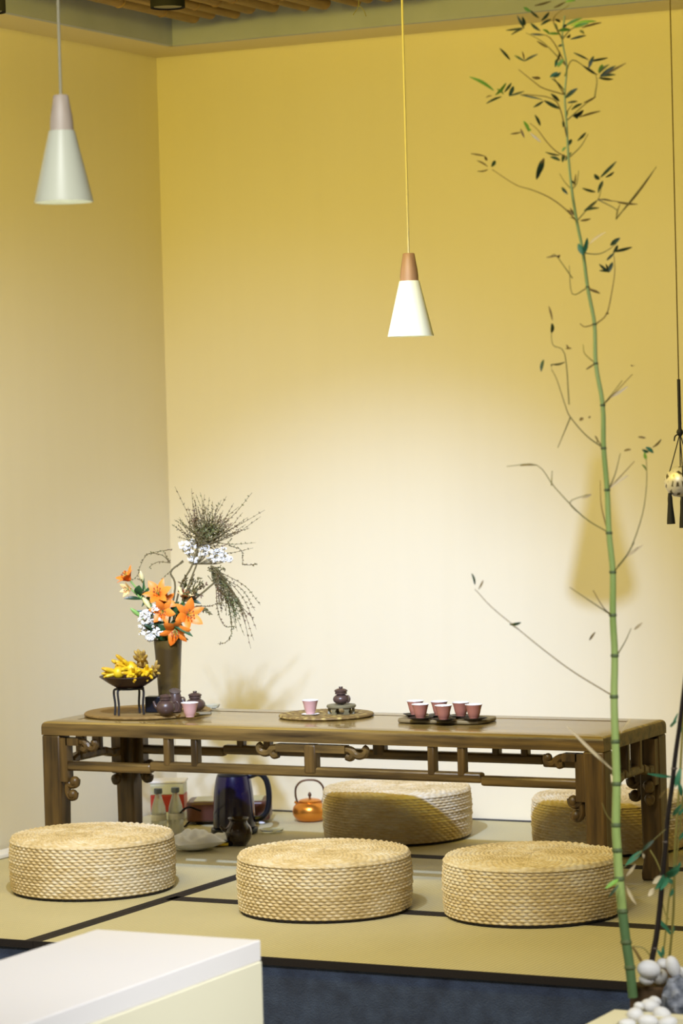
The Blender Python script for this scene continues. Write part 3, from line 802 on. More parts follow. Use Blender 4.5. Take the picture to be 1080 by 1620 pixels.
lily(262, 952, (.5,.2,.75), .042, 'small orange lily tucked between the two central blooms', M['orange'], -.02, 1.3, rot=.9)
lily(257, 967, (-.05,-.15,.95), .046, 'orange lily at the centre of the bouquet facing the viewer', M['orange'], -.05, 1.2, rot=.1)
lily(298, 972, (.35,.1,.85), .056, 'orange lily at the right side of the bouquet', M['orange'], -.04, 1.25, rot=.7, sx=.015)
lily(277, 998, (.05,-.5,.8), .054, 'lowest orange lily hanging over the vase rim', M['orange'], -.06, 1.3, rot=.3, sx=.01, sy=-.02)
lily(293, 941, (.15,.75,.4), .038, 'pale yellow orange half-open lily at the upper right', M['lilypale'], -.01, .85, rot=.2, sx=.02)
lily(202, 932, (-.6,-.05,.6), .032, 'pale cream orange half-open lily below the leftmost bloom', M['lilypale'], -.01, .7, rot=.6, sx=-.02)
bud(226, 921, 222, 903, .014, 'pale green bud pointing up left of the blooms', M['bud'], 0, -.015)
bud(226, 945, 238, 963, .015, 'long green and cream bud leaning down beside the central lilies', M['bud'], -.02, -.01)
bud(222, 975, 206, 962, .013, 'green bud at the lower left above the white blossoms', M['lightleaf'], -.01, -.02)
# dark leaves
t = thing('lily_foliage', 'dark green pointed lily leaves among the orange blooms', 'leaves', VT)
mb = MB()
for x0,y0,x1,y1,wd,d in [(224,948,196,947,.012,0),(224,946,243,924,.009,0),(226,946,228,915,.006,0),(219,940,220,926,.026,0),(222,944,214,930,.018,.01),
    (268,985,305,1007,.016,-.05),(262,985,232,990,.012,-.03),(270,975,296,958,.022,-.01),(272,968,283,952,.024,0),(245,975,215,966,.010,0),(244,982,236,972,.02,0),
    (250,1000,222,986,.010,-.04),(265,1006,250,988,.026,-.03),(275,985,290,1000,.024,-.03),(228,990,240,1000,.008,-.03),(262,1012,240,1002,.02,-.03),(288,1012,278,990,.022,-.03),
    (240,940,224,960,.010,0),(300,950,318,955,.012,0),(296,945,316,940,.010,.01),(258,978,266,960,.02,0),(268,990,288,985,.024,-.02),(240,965,226,972,.014,0),(282,960,296,957,.016,0),(246,1008,262,990,.02,-.02),(256,955,244,950,.016,.01),(280,1010,298,1012,.012,-.03)]:
    a = fp(x0,y0,d); b_ = fp(x1,y1,d-.015); mb.blade(a, b_, wd, -FWD+UPV*.5, .10, .3)
mb.build('leaf_blades', M['greenleaf'], t)
mb = MB()
for tipx, tipy in ((224,946),(268,980),(250,985),(285,975)):
    mb.tube(stem_pts(fp(tipx,tipy)), .0025, 6)
mb.build('stems', M['greenleaf'], t)
# white blossom sprays
def blossom(label, spots_, rad, n, seed, stemtip, d=0):
    rg = random.Random(seed); c = fp(spots_[0][0], spots_[0][1], d); t = thing('white_flower_spray', label, 'flowers', c)
    mb = MB(); ms = MB(); base = stemtip
    for i in range(n):
        sx_, sy_, r_ = rg.choice(spots_)
        a = rg.uniform(0, 6.28); rr = r_*math.sqrt(rg.random())
        p = fp(sx_+rr*math.cos(a), sy_+rr*.75*math.sin(a), d+rg.uniform(-.03,.03))
        s_ = rg.uniform(.0034,.0058)
        nrm = Vector((rg.uniform(-1,1),rg.uniform(-1,.2),rg.uniform(-.3,1))).normalized(); ref = nrm.orthogonal()
        for k in range(5):
            o_ = Matrix.Rotation(k*2*math.pi/5, 3, nrm) @ ref.normalized()
            mb.ball(p+o_*s_*.75, s_*.62, 5, (1,1,.7))
        if i % 5 == 0: ms.tube(spline([base, base.lerp(p,.6)+Vector((0,0,-.006)), p], 4), .0007, 4)
    mb.build('blossoms', M['white'], t)
    ms.tube(stem_pts(base, None, .0), .0024, 6); ms.build('stems', M['sprig'], t)
blossom('white blossom cluster above the lilies', [(290,864,9),(303,861,9),(318,872,10),(334,876,11),(350,872,9),(338,886,8),(305,886,8),(352,884,6),(297,870,8),(362,884,6),(326,862,8),(315,864,8)], .01, 300, 11, fp(311,893), .02)
blossom('white blossom cluster low at the left over the vase rim', [(232,972,9),(243,978,10),(232,988,12),(243,998,10),(250,1004,9),(238,1008,8),(226,998,8),(244,962,6),(228,980,9)], .01, 260, 12, fp(252,1008), -.03)
# wispy twigs
def leaflets(mb, pts, step, size, rg, both=True):
    acc = 0
    for a, b_ in zip(pts, pts[1:]):
        acc += (b_-a).length
        if acc > step:
            acc = 0; t_ = (b_-a).normalized()
            for sg in ((1,-1) if both else (rg.choice((1,-1)),)):
                dr = (t_*rg.uniform(.5,1.2) + (RGT*rg.uniform(-1,1)+UPV*rg.uniform(-1,1)-FWD*rg.uniform(-1,1))*.9).normalized()
                L_ = size*rg.uniform(.6,1.2); mb.blade(a, a+dr*L_, L_*.42, None, .05, .2, 2)
def wisps(label, runs, seed, trunk, step=.006, lsz=.0085, jit=.012):
    rg = random.Random(seed); t = thing('leafy_twig', label, 'branch', trunk[0])
    mt_ = MB(); ml = MB()
    mt_.tube(spline(trunk, 5), .0028, 6)
    for run in runs:
        pts = [fp(x, y, (dd[0] if dd else 0)+ (rg.uniform(-jit,jit))) for x, y, *dd in run]
        q_ = spline(pts, 6); n_ = len(q_)
        mt_.tube(q_, [.0013-.0008*i/(n_-1) for i in range(n_)], 5); leaflets(ml, q_, step, lsz, rg)
    mt_.build('twigs', M['sprig'], t); ml.build('leaflets', M['sprigleaf'], t)
rg = random.Random(5)
def Z6(x, y): return (150+x/3.6, 760+y/3.6)
up = []
tips = [(455,35,1),(550,45,0),(600,68,1),(652,95,1),(750,90,1),(895,70,1),(968,168,1),(842,183,1),(945,205,1),(480,208,1),(470,322,0),(915,355,0),(823,248,1),(705,125,1),(575,80,1),(625,80,1),(680,150,0),(720,110,0),(790,130,1),(860,250,0),(900,385,0),(560,130,1),(530,150,1),(820,150,0),(760,230,0),(660,180,0),(700,200,1),(540,210,1),(590,160,0),(640,140,0),(870,210,0),(780,330,0),(510,190,1),(800,290,1),(680,240,0),(730,170,0),(770,200,0),(620,170,0),(650,250,0),(600,230,0),(580,200,0),(740,280,1),(690,300,0),(720,330,0),(560,90,0),(610,120,0)]
for tx, ty, lf in tips:
    bx, by = (600+rg.uniform(-18,40), 350+rg.uniform(-40,30))
    mx, my = (bx*.5+tx*.5+rg.uniform(-20,25), by*.5+ty*.5+rg.uniform(10,38))
    up.append([Z6(bx,by), Z6(mx,my), Z6(tx,ty)])
for _ in range(70):
    bx, by = (600+rg.uniform(-30,90), 345+rg.uniform(-60,30)); an = rg.uniform(-2.75, -.15); L_ = rg.uniform(70, 190)*(1 if an < -.6 else 1.1)
    ex, ey = bx+math.cos(an)*L_, by+math.sin(an)*L_*.95
    up.append([Z6(bx,by), Z6((bx+ex)/2+rg.uniform(-14,14), (by+ey)/2+rg.uniform(0,16)), Z6(ex,ey)])
up.append([Z6(760,370), Z6(835,400), Z6(840,478)]); up.append([Z6(840,478), Z6(880,482), Z6(925,474)])
wisps('bushy upright spray of thin leafy twigs at the top of the bouquet', up, 21, [MO, VT+Vector((.01,0,0)), fp(283,935), fp(303,896), fp(315,858)], .0062, .0062, .035)
dr = []
for tx, ty in [(905,912),(888,958),(700,930),(942,710),(912,742),(920,850),(852,885),(870,800),(800,830),(830,760),(780,700),(760,640),(740,560),(700,500),(740,510),(860,830),(820,700),(790,640),(850,780),(740,680),(700,620),(720,750),(810,860),(770,780),(740,520),(690,540),(670,520),(640,510)]:
    bx, by = (655+rg.uniform(-15,50), 505+rg.uniform(-15,40))
    if tx == 700 and ty == 930: dr.append([Z6(760,700), Z6(778,800), Z6(775,880), Z6(745,922), Z6(700,930)]); continue
    mx, my = (max(bx,tx)*.6+min(bx,tx)*.4+rg.uniform(0,18), by*.5+ty*.5-rg.uniform(0,26))
    dr.append([Z6(bx,by), Z6(mx,my), Z6(tx,ty)])
for _ in range(42):
    u = rg.random(); bx, by = 665+u*95+rg.uniform(-20,20), 505+u*150+rg.uniform(-20,20); L_ = rg.uniform(80,200); an = rg.uniform(.75,1.45)
    ex, ey = bx+math.cos(an)*L_, by+math.sin(an)*L_
    dr.append([Z6(bx,by), Z6((bx+ex)/2+rg.uniform(-4,18), (by+ey)/2-rg.uniform(0,14)), Z6(ex,ey)])
dr.append([Z6(690,620), Z6(700,740), Z6(735,825), Z6(800,835)])
dr.append([Z6(580,715), Z6(650,716), Z6(725,695)])
wisps('drooping leafy branch hanging down to the right of the vase', dr, 22, [MO, VT+Vector((.02,0,0)), fp(300,958), fp(326,933), fp(342,918), fp(345,903), fp(333,895)], .0052, .0068, .02)
lf = [[Z6(430,470),Z6(380,425),Z6(300,420),Z6(258,490),Z6(243,540),Z6(207,575)],[Z6(440,392),Z6(350,408),Z6(285,425)],[Z6(430,470),Z6(360,465),Z6(312,492),Z6(320,505)],
      [Z6(500,455),Z6(445,505),Z6(395,550),Z6(370,600)],[Z6(430,470),Z6(405,430),Z6(400,405)],[Z6(240,560),Z6(275,580),Z6(280,640)]]
wisps('curling thin twigs arching to the left above the lilies', lf, 23, [MO, VT+Vector((-.005,0,0)), fp(277,930), fp(270,905), fp(290,888)], .007, .0065, .015)
gr = []
for tx, ty in [(500,560),(520,540),(560,540),(600,550),(540,600),(490,580),(610,600),(580,640),(620,650),(640,740),(660,760),(600,760),(560,560),(520,620),(610,575),(640,590)]:
    by = 690 if ty < 680 else 720
    gr.append([Z6(520+rg.uniform(-20,20), by), Z6((520+tx)/2, (by+ty)/2-10), Z6(tx,ty)])
wisps('short dense green sprig between the lilies and the white blossoms', gr, 24, [MO, VT+Vector((.012,0,0)), fp(296,955)], .0045, .011, .02)

# ------------------------------------------------------------------ under and behind the table
g0 = .0010
q = atz(371, 1318, 0); kt = thing('electric_kettle', 'navy blue electric kettle with black handle behind the table stretcher', 'electric kettle', (q.x, q.y, g0))
MB().lathe([(.070,0),(.074,.004),(.074,.016),(.064,.019)], 48).build('power_base', M['kettleblack'], kt, local=True)
MB().lathe([(.064,.0195),(.067,.022),(.0665,.05),(.065,.09),(.062,.13),(.057,.165),(.052,.182)], 56).build('kettle_body', M['kettleblue'], kt, local=True)
MB().lathe([(.050,.182),(.0505,.186),(.044,.193),(.02,.197)], 40).build('lid', M['kettleblack'], kt, local=True)
hd = Vector((RGT.x, RGT.y, 0)).normalized()
MB().tube(spline([hd*.050+Vector((0,0,.178)), hd*.082+Vector((0,0,.186)), hd*.104+Vector((0,0,.165)), hd*.112+Vector((0,0,.12)), hd*.106+Vector((0,0,.07)), hd*.084+Vector((0,0,.045)), hd*.062+Vector((0,0,.042))]), [.009]*7+[.0095]*30, 12, flat=1.3).build('handle', M['kettleblack'], kt, local=True) if False else \
MB().tube(spline([hd*.050+Vector((0,0,.178)), hd*.082+Vector((0,0,.186)), hd*.104+Vector((0,0,.165)), hd*.112+Vector((0,0,.12)), hd*.106+Vector((0,0,.07)), hd*.084+Vector((0,0,.045)), hd*.062+Vector((0,0,.042))]), .0095, 12).build('handle', M['kettleblack'], kt, local=True)
bk_ = Vector((-.45,.89,0))
MB().tube(spline([bk_*.046+Vector((0,0,.160)), bk_*.056+Vector((0,0,.172)), bk_*.064+Vector((0,0,.181))]), [.016-.0006*i for i in range(13)], 14).build('spout', M['kettleblue'], kt, local=True)
# copper kettle
q = atz(484, 1300.5, 0); q = Vector((q.x, q.y+.03, g0)); ck = thing('copper_kettle', 'shiny copper gold kettle with bail handle on the tatami behind the table', 'kettle', q)
MB().lathe([(.036,0),(.044,.003),(.055,.018),(.0575,.032),(.054,.046),(.044,.058),(.034,.063)], 48).build('kettle_body', M['copper'], ck, local=True)
ck_lid = MB().lathe([(.037,.0625),(.0375,.065),(.030,.069),(.012,.0725)], 40).build('lid', M['copper'], ck, local=True)
MB().lathe([(.003,.072),(.0035,.077),(.006,.083),(.0045,.089),(.001,.093)], 16).build('lid_knob', M['copperdark'], ck_lid, local=True)
MB().tube(spline([hd*-.040+Vector((0,0,.058)), hd*-.046+Vector((0,0,.085)), hd*-.042+Vector((0,0,.112)), hd*-.02+Vector((0,0,.130)), hd*.02+Vector((0,0,.130)), hd*.042+Vector((0,0,.112)), hd*.046+Vector((0,0,.085)), hd*.040+Vector((0,0,.058))]), .0033, 10).build('handle', M['copperdark'], ck, local=True)
for s_ in (-1, 1): MB().tube([hd*s_*.036+Vector((0,0,.056)), hd*s_*.050+Vector((0,0,.062))], .0042, 8).build('handle_lug', M['copper'], ck, local=True)
MB().tube(spline([Vector((.02,.045,.04)), Vector((.028,.066,.052)), Vector((.032,.078,.064))]), [.010-.0004*i for i in range(13)], 12).build('spout', M['copper'], ck, local=True)
# brown case
q = Vector((-4.628, 8.212, g0)); bx_ = thing('tea_stove', 'brown lacquered tea stove case with pale top panel behind the kettle', 'stove', q, .42)
MB().prism([(-.125,-.075),(.11,-.075),(.13,-.055),(.13,.055),(.11,.075),(-.125,.075),(-.14,.06),(-.14,-.06)], .010, .074).build('case', M['brownbox'], bx_, local=True, bevel=.008, seg=3)
MB().prism([(-.115,-.06),(.105,-.06),(.105,.06),(-.115,.06)], .0735, .0765).build('top_panel', M['brownpanel'], bx_, local=True, smooth=False)
for sx_ in (-.10,.09):
    for sy_ in (-.05,.05): MB().lathe([(.010,0),(.012,.010)], 14, (sx_,sy_,0)).build('foot', M['black'], bx_, local=True)
# cables
for i, (pts, lb) in enumerate([([(290,1281),(300,1277),(312,1281),(318,1283)], 'black power cable looping left of the tea stove'), ([(292,1308),(300,1300),(312,1297),(326,1299)], 'black power cable lying on the tatami in front of the tea stove')]):
    w3 = [atd(x, y, 9.02-i*.05) for x, y in pts]
    if i: w3 = [Vector((atz(x,y,.004).x, atz(x,y,.004).y, .0045)) for x, y in pts]
    else: w3 = [Vector((-4.73,8.05,.0045)), Vector((-4.745,8.07,.03))] + [atd(x,y,8.98) for x,y in pts]
    tag(MB().tube(spline(w3), .0030, 8).build('power_cable', M['black'], origin=w3[0]), lb, 'cable')
# dark jug
q = atz(378, 1337, 0); jg = thing('glazed_jug', 'small dark brown glazed jug between the kettle and the front pouf', 'jug', (q.x, q.y, g0))
MB().lathe([(.020,0),(.026,.002),(.038,.020),(.0415,.038),(.038,.054),(.0285,.067),(.0265,.074),(.0325,.083),(.0315,.084),(.025,.074),(.027,.064),(.036,.05),(.038,.038),(.03,.01),(.001,.008)], 44).build('jug_body', M['jug'], jg, local=True)
MB().tube(spline([-hd*.036+Vector((0,0,.045)), -hd*.047+Vector((0,0,.049)), -hd*.055+Vector((0,0,.060))]), [.008-.0003*i for i in range(13)], 10).build('spout', M['jug'], jg, local=True)
q = atz(352, 1338, 0); o = MB().box(-.028,.028,-.02,.02,0,.012).build('tea_packet', [M['black']], local=True, bevel=.002); o.location = (q.x, q.y, g0); o.rotation_euler.z = .6
MB().box(-.018,.016,-.0207,-.0200,.002,.010).build('gold_label', M['yellow'], o, local=True, smooth=False)['label'] = 'gold label'
tag(o, 'flat black packet with a gold label lying left of the dark jug', 'packet')
# glass dish and white lid on floor right of kettle
q = atz(430, 1317, 0); t = thing('shallow_dish', 'shallow yellowish glass dish on the tatami right of the kettle', 'dish', (q.x, q.y, g0))
MB().lathe([(.024,0),(.034,.003),(.0385,.010),(.0365,.010),(.032,.005),(.002,.003)], 36).build('dish_body', M['glass'], t, local=True)
q = atz(412, 1304, 0); o = MB().ball((0,0,.004), .011, 14, (1.5,.7,.4)).build('tea_scoop', M['cupin'], local=True); o.location = (q.x, q.y, g0)
tag(o, 'tiny white scoop lying beside the base of the navy kettle', 'scoop')
# bottles
def bottle(loc, label):
    t = thing('water_bottle', label, 'bottle', loc, group='plastic water bottles behind the left pouf')
    MB().lathe([(.021,0),(.0245,.003),(.025,.02),(.0238,.035),(.025,.05),(.0242,.072),(.021,.095),(.0135,.118),(.0095,.132),(.0095,.142)], 32).build('bottle_body', M['pet'], t, local=True)
    MB().lathe([(.0245,.052),(.0252,.053),(.0250,.070),(.0238,.071)], 32, capb=False, capt=False).build('label_band', M['film'], t, local=True)
    MB().lathe([(.0125,.136),(.0132,.138),(.0130,.151),(.012,.152)], 24).build('cap', M['cap'], t, local=True)
    return t
q = atz(252, 1324, 0); b0 = bottle((q.x, q.y, g0), 'clear plastic bottle with blue-grey cap beside the rear table leg')
q = atz(279, 1322, 0); dup(b0, (q.x, q.y, g0), 1, 'clear plastic bottle with blue-grey cap, the right one of the two')
# snack box
q = Vector((-4.86, 8.21, g0)); t = thing('storage_jar', 'squarish clear tub with a white lid and red contents behind the bottles', 'tub', q, .4)
MB().box(-.055,.055,-.045,.045,.0,.028).build('white_bottom', M['boxwhite'], t, local=True, bevel=.004)
MB().box(-.0552,.0552,-.0452,.0452,.028,.085).build('red_contents', M['redliq'], t, local=True, bevel=.003)
MB().box(-.055,.055,-.045,.045,.085,.122).build('upper_wall', M['boxwhite'], t, local=True, bevel=.003)
MB().box(-.059,.059,-.049,.049,.122,.130).build('lid', M['cupin'], t, local=True, bevel=.003)
# plastic packets
def packet(c, L_, W_, H_, rz, label, seed, tilt=0):
    rg = random.Random(seed); nx, ny = 22, 16; vs = []; fs = []
    ph = [rg.uniform(0,6) for _ in range(8)]
    for s_ in (1, -1):
        for i in range(nx+1):
            for j in range(ny+1):
                u = i/nx; v = j/ny
                pf = (math.sin(math.pi*u)**.45*math.sin(math.pi*v)**.45)
                wr = .25*math.sin(9*u+4*v+ph[0])+.2*math.sin(15*v-7*u+ph[1])+.15*math.sin(21*u+ph[2])
                x = (u-.5)*L_*(1+.04*math.sin(3*v*3.14+ph[3])); y = (v-.5)*W_*(1+.05*math.sin(2*u*6.28+ph[4]))
                z = H_*.5 + (s_*H_*.5*pf*(1+(wr if s_ > 0 else 0))) + (abs(x)*tilt if tilt else 0)
                vs.append((x, y, max(0,z)))
    m_ = (nx+1)*(ny+1)
    for i in range(nx):
        for j in range(ny):
            a = i*(ny+1)+j; f = (a, a+ny+1, a+ny+2, a+1); fs.append(f); fs.append(tuple(reversed([k+m_ for k in f])))
    o = MB().add(vs, fs).build('plastic_packet', M['film'], local=True, auto=60); o.location = c; o.rotation_euler.z = rz
    return tag(o, label, 'packet')
q = atz(308, 1346, 0); packet((q.x-.005, q.y+.01, g0), .15, .13, .055, .9, 'flat milky plastic packet on the tatami right of the left pouf', 1)
q = atz(340, 1336, 0); packet((q.x+.015, q.y+.02, g0), .10, .08, .03, .5, 'smaller crumpled milky packet poking out behind the larger packet', 2, .1)
# white sheet at the left wall
q = Vector((-4.945, 7.30, g0)); o = MB().box(-.035,.035,-.13,.13,0,.012).build('paper_stack', M['whitepaper'], local=True, bevel=.002); o.location = q; o.rotation_euler.z = -.05
tag(o, 'thin white stack of paper on the tatami against the left wall', 'paper')
o = MB().box(-.009,.009,-.001,.001,-.006,.006).build('price_tag', M['tag'], tb, local=True, smooth=False); o.location = (.40-.05, TW-.036, .398)
o['label'] = 'small red tag'

# ------------------------------------------------------------------ hanging censer
OD = 7.2; oc = atd(1075, 762, OD)
hg = thing('hanging_censer', 'round silver openwork censer on a black cord with tassels at the right edge', 'hanging ornament', oc)
MB().ball(oc, .0385, 28).build('censer_ball', M['censer'], hg)
kx = Vector((oc.x, oc.y, 0)); kz = atd(1077, 684, OD).z
def hp(dx, dz_, dd=0): return oc + RGT*dx*OD/F_PX + Vector((0,0,1))*dz_*OD/F_PX - FWD*dd
MB().tube([hp(1.8,80), hp(1.8,162)], .0042, 8).build('doubled_cord', M['cord'], hg)
MB().tube([hp(1.8,158), (hp(1.8,0).x, hp(1.8,0).y, 2.694)], .0016, 6).build('hanging_line', M['cordbrown'], hg)
MB().ball(hp(1.8,78), .0085, 12, (1,1,1.2)).build('knot', M['cord'], hg)
mb = MB()
for dx, dd in ((-19,.012),(2,.038),(20,.012),(3,-.03)):
    mb.tube(spline([hp(1.8,76), hp(dx*.6+1,35,dd*.6), hp(dx,8,dd)]), .0014, 6)
mb.build('net_cords', M['cord'], hg)
mb.v = []; mb.f = []
mb.tube(spline([hp(1,76,.005), hp(-6,72,.006), hp(-8,64,.006)]), .002, 6); mb.build('loose_end', M['cord'], hg)
for dx, top, bot, dd in ((-17,-18,-67,.01),(1,-24,-73,.03),(19,-18,-68,.0)):
    a = hp(dx, top, dd); b_ = hp(dx+1, bot, dd); L_ = [a.lerp(b_, i/6) for i in range(7)]
    MB().tube(L_, [.004,.006,.0062,.0072,.0085,.0098,.0105], 14).build('tassel', M['cord'], hg)

# ------------------------------------------------------------------ bamboo in the planter
BD = 5.9
def bp(x, y, d=0): return atd(x, y, BD+d)
culm = [(1001,1578),(996,1530),(990,1490),(984,1441),(979,1390),(976,1345),(974,1305),(975,1240),(973,1173),(971,1102),(972,1037),(969,973),(969,905),(963,843),(960,775),(954.5,709),(953,641),(942,575),(940,513),(929,454),(922,400),(912,350),(904,300),(899,250),(896,200),(893,150),(896,105),(889,62),(893,25)]
rad = lambda y: (1.3 + 6.4*max(0,min(1,(y-60)/1380.0))**1.15)*BD/F_PX
bb = thing('bamboo_plant', 'tall green bamboo with sparse leaves rising from the white pebbles at right', 'plant', bp(1001,1578))
pts = [bp(x, y) for x, y in culm]
lo_i = 3
def culm_mesh(seq, mt, nm):
    mb = MB()
    q_ = spline([bp(x, y) for x, y in seq], 5); ys = []
    for i in range(len(seq)-1):
        for k_ in range(5): ys.append(seq[i][1]+(seq[i+1][1]-seq[i][1])*k_/5)
    ys.append(seq[-1][1]); mb.tube(q_, [rad(y) for y in ys], 12); mb.build(nm, mt, bb)
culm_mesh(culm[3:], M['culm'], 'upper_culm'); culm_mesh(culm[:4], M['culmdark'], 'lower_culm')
for x, y in culm[1:20]:
    mb = MB()
    r_ = rad(y); p_ = bp(x, y); ax = (bp(x,y-4)-p_).normalized()
    mb.tube([p_-ax*r_*.5, p_-ax*r_*.2, p_+ax*r_*.1, p_+ax*r_*.5], [r_*1.02, r_*1.22, r_*1.18, r_*1.0], 12); mb.build('culm_node', M['node'], bb)
branches = [
 [(942,513,0),(959,497),(967,464),(972,430),(971,405)], [(942,575),(929,584)], [(953,641),(964,628),(984,602)], [(953,641),(966,628),(1000,592)],
 [(954.4,709),(927,689),(902,660),(894,642),(881,602),(872,584)], [(902,660),(882,708)], [(954,709),(944,695),(941,690)],
 [(961.5,842),(923,818),(878,772),(849,736),(801,738)], [(872,768),(873,745)], [(961,842),(951,800),(949,760)], [(923,818),(901,795),(930,782)],
 [(963,773),(973,749),(981,717)], [(963,773),(978,757),(1003,730)], [(976,897),(997,868),(1016,813),(1022.5,765),(1022,727)],
 [(969,907),(989,882),(1003,858)], [(967,973),(954,961),(938,934)], [(965,972),(932,950),(901,929)], [(975,1038),(989,1014),(998,994)],
 [(971,1102),(910,1065),(866,1033),(819,995),(778,961),(751,932)], [(819,995),(811,990)], [(974,1305),(960,1290),(952,1270)],
 [(929,454),(947,464)], [(922,400),(945,402),(962,395),(975,385)], [(912,350),(928,332),(946,315),(952,290)], [(946,315),(970,318),(1007,323)], [(974,347),(1005,307),(1038,264)], [(946,316),(975,332),(974,345)],
 [(912,350),(893,330),(868,312),(840,300),(815,292),(778,268)], [(904,300),(893,288),(885,275)], [(904,300),(912,290),(915,270)],
 [(897,220),(885,170),(870,155),(838,150),(823,150)], [(897,190),(925,165),(940,155)], [(894,180),(905,165)], [(893,150),(880,130),(876,122)],
 [(893,120),(905,95),(930,110),(945,118)], [(940,155),(944,130),(942,118)], [(896,105),(870,60),(845,55)], [(896,105),(860,68),(832,52)], [(889,62),(905,45),(930,38)], [(889,62),(875,30),(900,8)],
 [(929,455),(905,465),(900,420)], [(905,440),(880,405),(872,404)], [(940,513),(925,517),(917,512)], [(942,575),(925,560),(922,545)], [(900,640),(893,560),(874,545),(872,512)],[(899,250),(880,240),(865,225),(850,205),(838,195)],
 [(986,1373),(1001,1359),(1015.5,1346),(1029,1333),(1052.6,1312)],[(899,250),(918,232),(930,212)],[(893,150),(860,140),(845,130),(820,110)]]
for i, br in enumerate(branches):
    dj = random.uniform(-.08,.08); n_ = len(br)
    q_ = spline([bp(p[0], p[1], dj*k_/(n_-1)) for k_, p in enumerate(br)], 4)
    MB().tube(q_, [.0014-.0007*j/(len(q_)-1) for j in range(len(q_))], 5).build('branch', M['twig'] if i % 3 else M['leafbrown'], bb)
def ZA(l): return [(780+l[0]/4.909, l[1]/4.909, 780+l[2]/4.909, l[3]/4.909)]
def conv(lst, ox, oy, s): return [(ox+a/s, oy+b_/s, ox+c/s, oy+d/s, w_, k_) for a, b_, c, d, w_, k_ in lst]
LV = []
LV += conv([(230,215,100,235,1,'d'),(230,225,140,270,1,'d'),(240,220,185,120,1.3,'d'),(245,200,225,130,1.6,'d'),(290,90,235,55,1.6,'b'),(285,80,355,140,1.2,'d'),(375,160,435,95,1.5,'d'),(370,195,450,150,1.4,'d'),(290,180,365,240,1.5,'d'),(385,230,440,265,1.6,'b'),(420,260,520,262,1.2,'b'),
 (560,200,690,140,1.6,'b'),(600,200,800,165,2.0,'b'),(620,215,740,180,1.8,'b'),(500,240,600,230,1.8,'b'),(690,215,840,175,1,'o'),(570,290,600,270,1.5,'d'),(600,305,720,275,1.2,'d'),(670,235,705,262,1.4,'d'),(480,150,520,170,1.3,'d'),(540,215,570,190,1.4,'d'),(500,230,480,180,1.4,'d'),
 (130,465,50,375,1.3,'d'),(240,475,165,430,1.1,'d'),(240,475,345,420,1.1,'d'),(240,465,225,400,.8,'o'),(485,490,515,400,1.7,'d'),(500,520,545,460,2,'b'),(480,520,490,460,1.6,'t'),(320,600,365,605,1.1,'o'),
 (625,410,740,465,1,'d'),(740,530,780,435,1.8,'d'),(740,480,890,450,1.2,'d'),(695,510,800,580,1.3,'d'),(820,570,900,500,1.6,'d'),(830,590,950,510,1.6,'d'),(830,600,1030,490,1.1,'o'),(820,605,930,615,1.3,'d'),(830,595,950,580,1.4,'d'),(815,560,850,500,1.8,'b'),
 (320,45,450,10,1,'o'),(470,60,560,15,1,'o'),(560,15,640,2,1.6,'b'),(500,360,550,350,1.2,'d'),(290,265,400,272,1,'d'),(440,600,500,560,1.6,'t'),(340,320,420,370,.9,'o')], 780, 0, 4.909)
LV += conv([(170,180,10,90,2,'b'),(180,210,250,130,1.8,'b'),(220,220,120,265,1.2,'d'),(160,215,120,225,1,'o'),(240,190,285,130,1.3,'d'),(270,215,300,150,2,'d'),(270,215,370,185,1,'d'),(235,205,190,170,1.5,'b'),
 (345,208,490,240,.9,'d'),(495,250,430,290,1.2,'d'),(500,245,605,300,1.8,'d'),(475,410,440,340,1.5,'d'),(400,450,365,380,2,'b'),(415,440,385,420,1.8,'b'),(345,455,280,465,.9,'o'),(345,430,370,490,1.2,'o'),(410,460,480,520,1.1,'s'),
 (475,100,420,92,1.2,'o'),(550,100,640,190,.9,'d'),(640,230,720,165,2.2,'d'),(660,220,700,180,1.6,'b'),(600,250,545,200,1.6,'d'),(655,260,720,250,1.1,'d'),(680,305,750,265,1.4,'d'),(760,260,840,220,1,'o'),(690,350,760,310,2.4,'d'),(720,365,700,330,2,'d'),(730,355,870,315,1,'o'),(655,320,640,365,1.4,'d'),(560,90,610,60,2,'t'),
 (625,380,625,420,1.3,'d'),(660,540,680,500,1.7,'d'),(720,510,775,455,1.3,'d'),(605,640,540,615,1.8,'d'),(640,640,680,585,1.4,'d'),(630,600,620,650,1.7,'d'),(600,605,510,585,1,'d'),(620,580,645,550,1.4,'t'),
 (480,640,450,765,2.4,'d'),(500,630,460,740,1.8,'d'),(480,660,500,625,1.2,'o'),(20,595,110,610,.8,'o'),(60,640,130,680,1,'o'),(155,680,180,640,1.8,'d'),(130,700,60,710,.9,'o'),(110,610,125,640,1.2,'o'),
 (830,730,862,765,2,'d'),(870,750,975,645,1.5,'d'),(905,750,960,715,1.2,'d'),(885,775,860,830,1.6,'d')], 740, 100, 4.154)
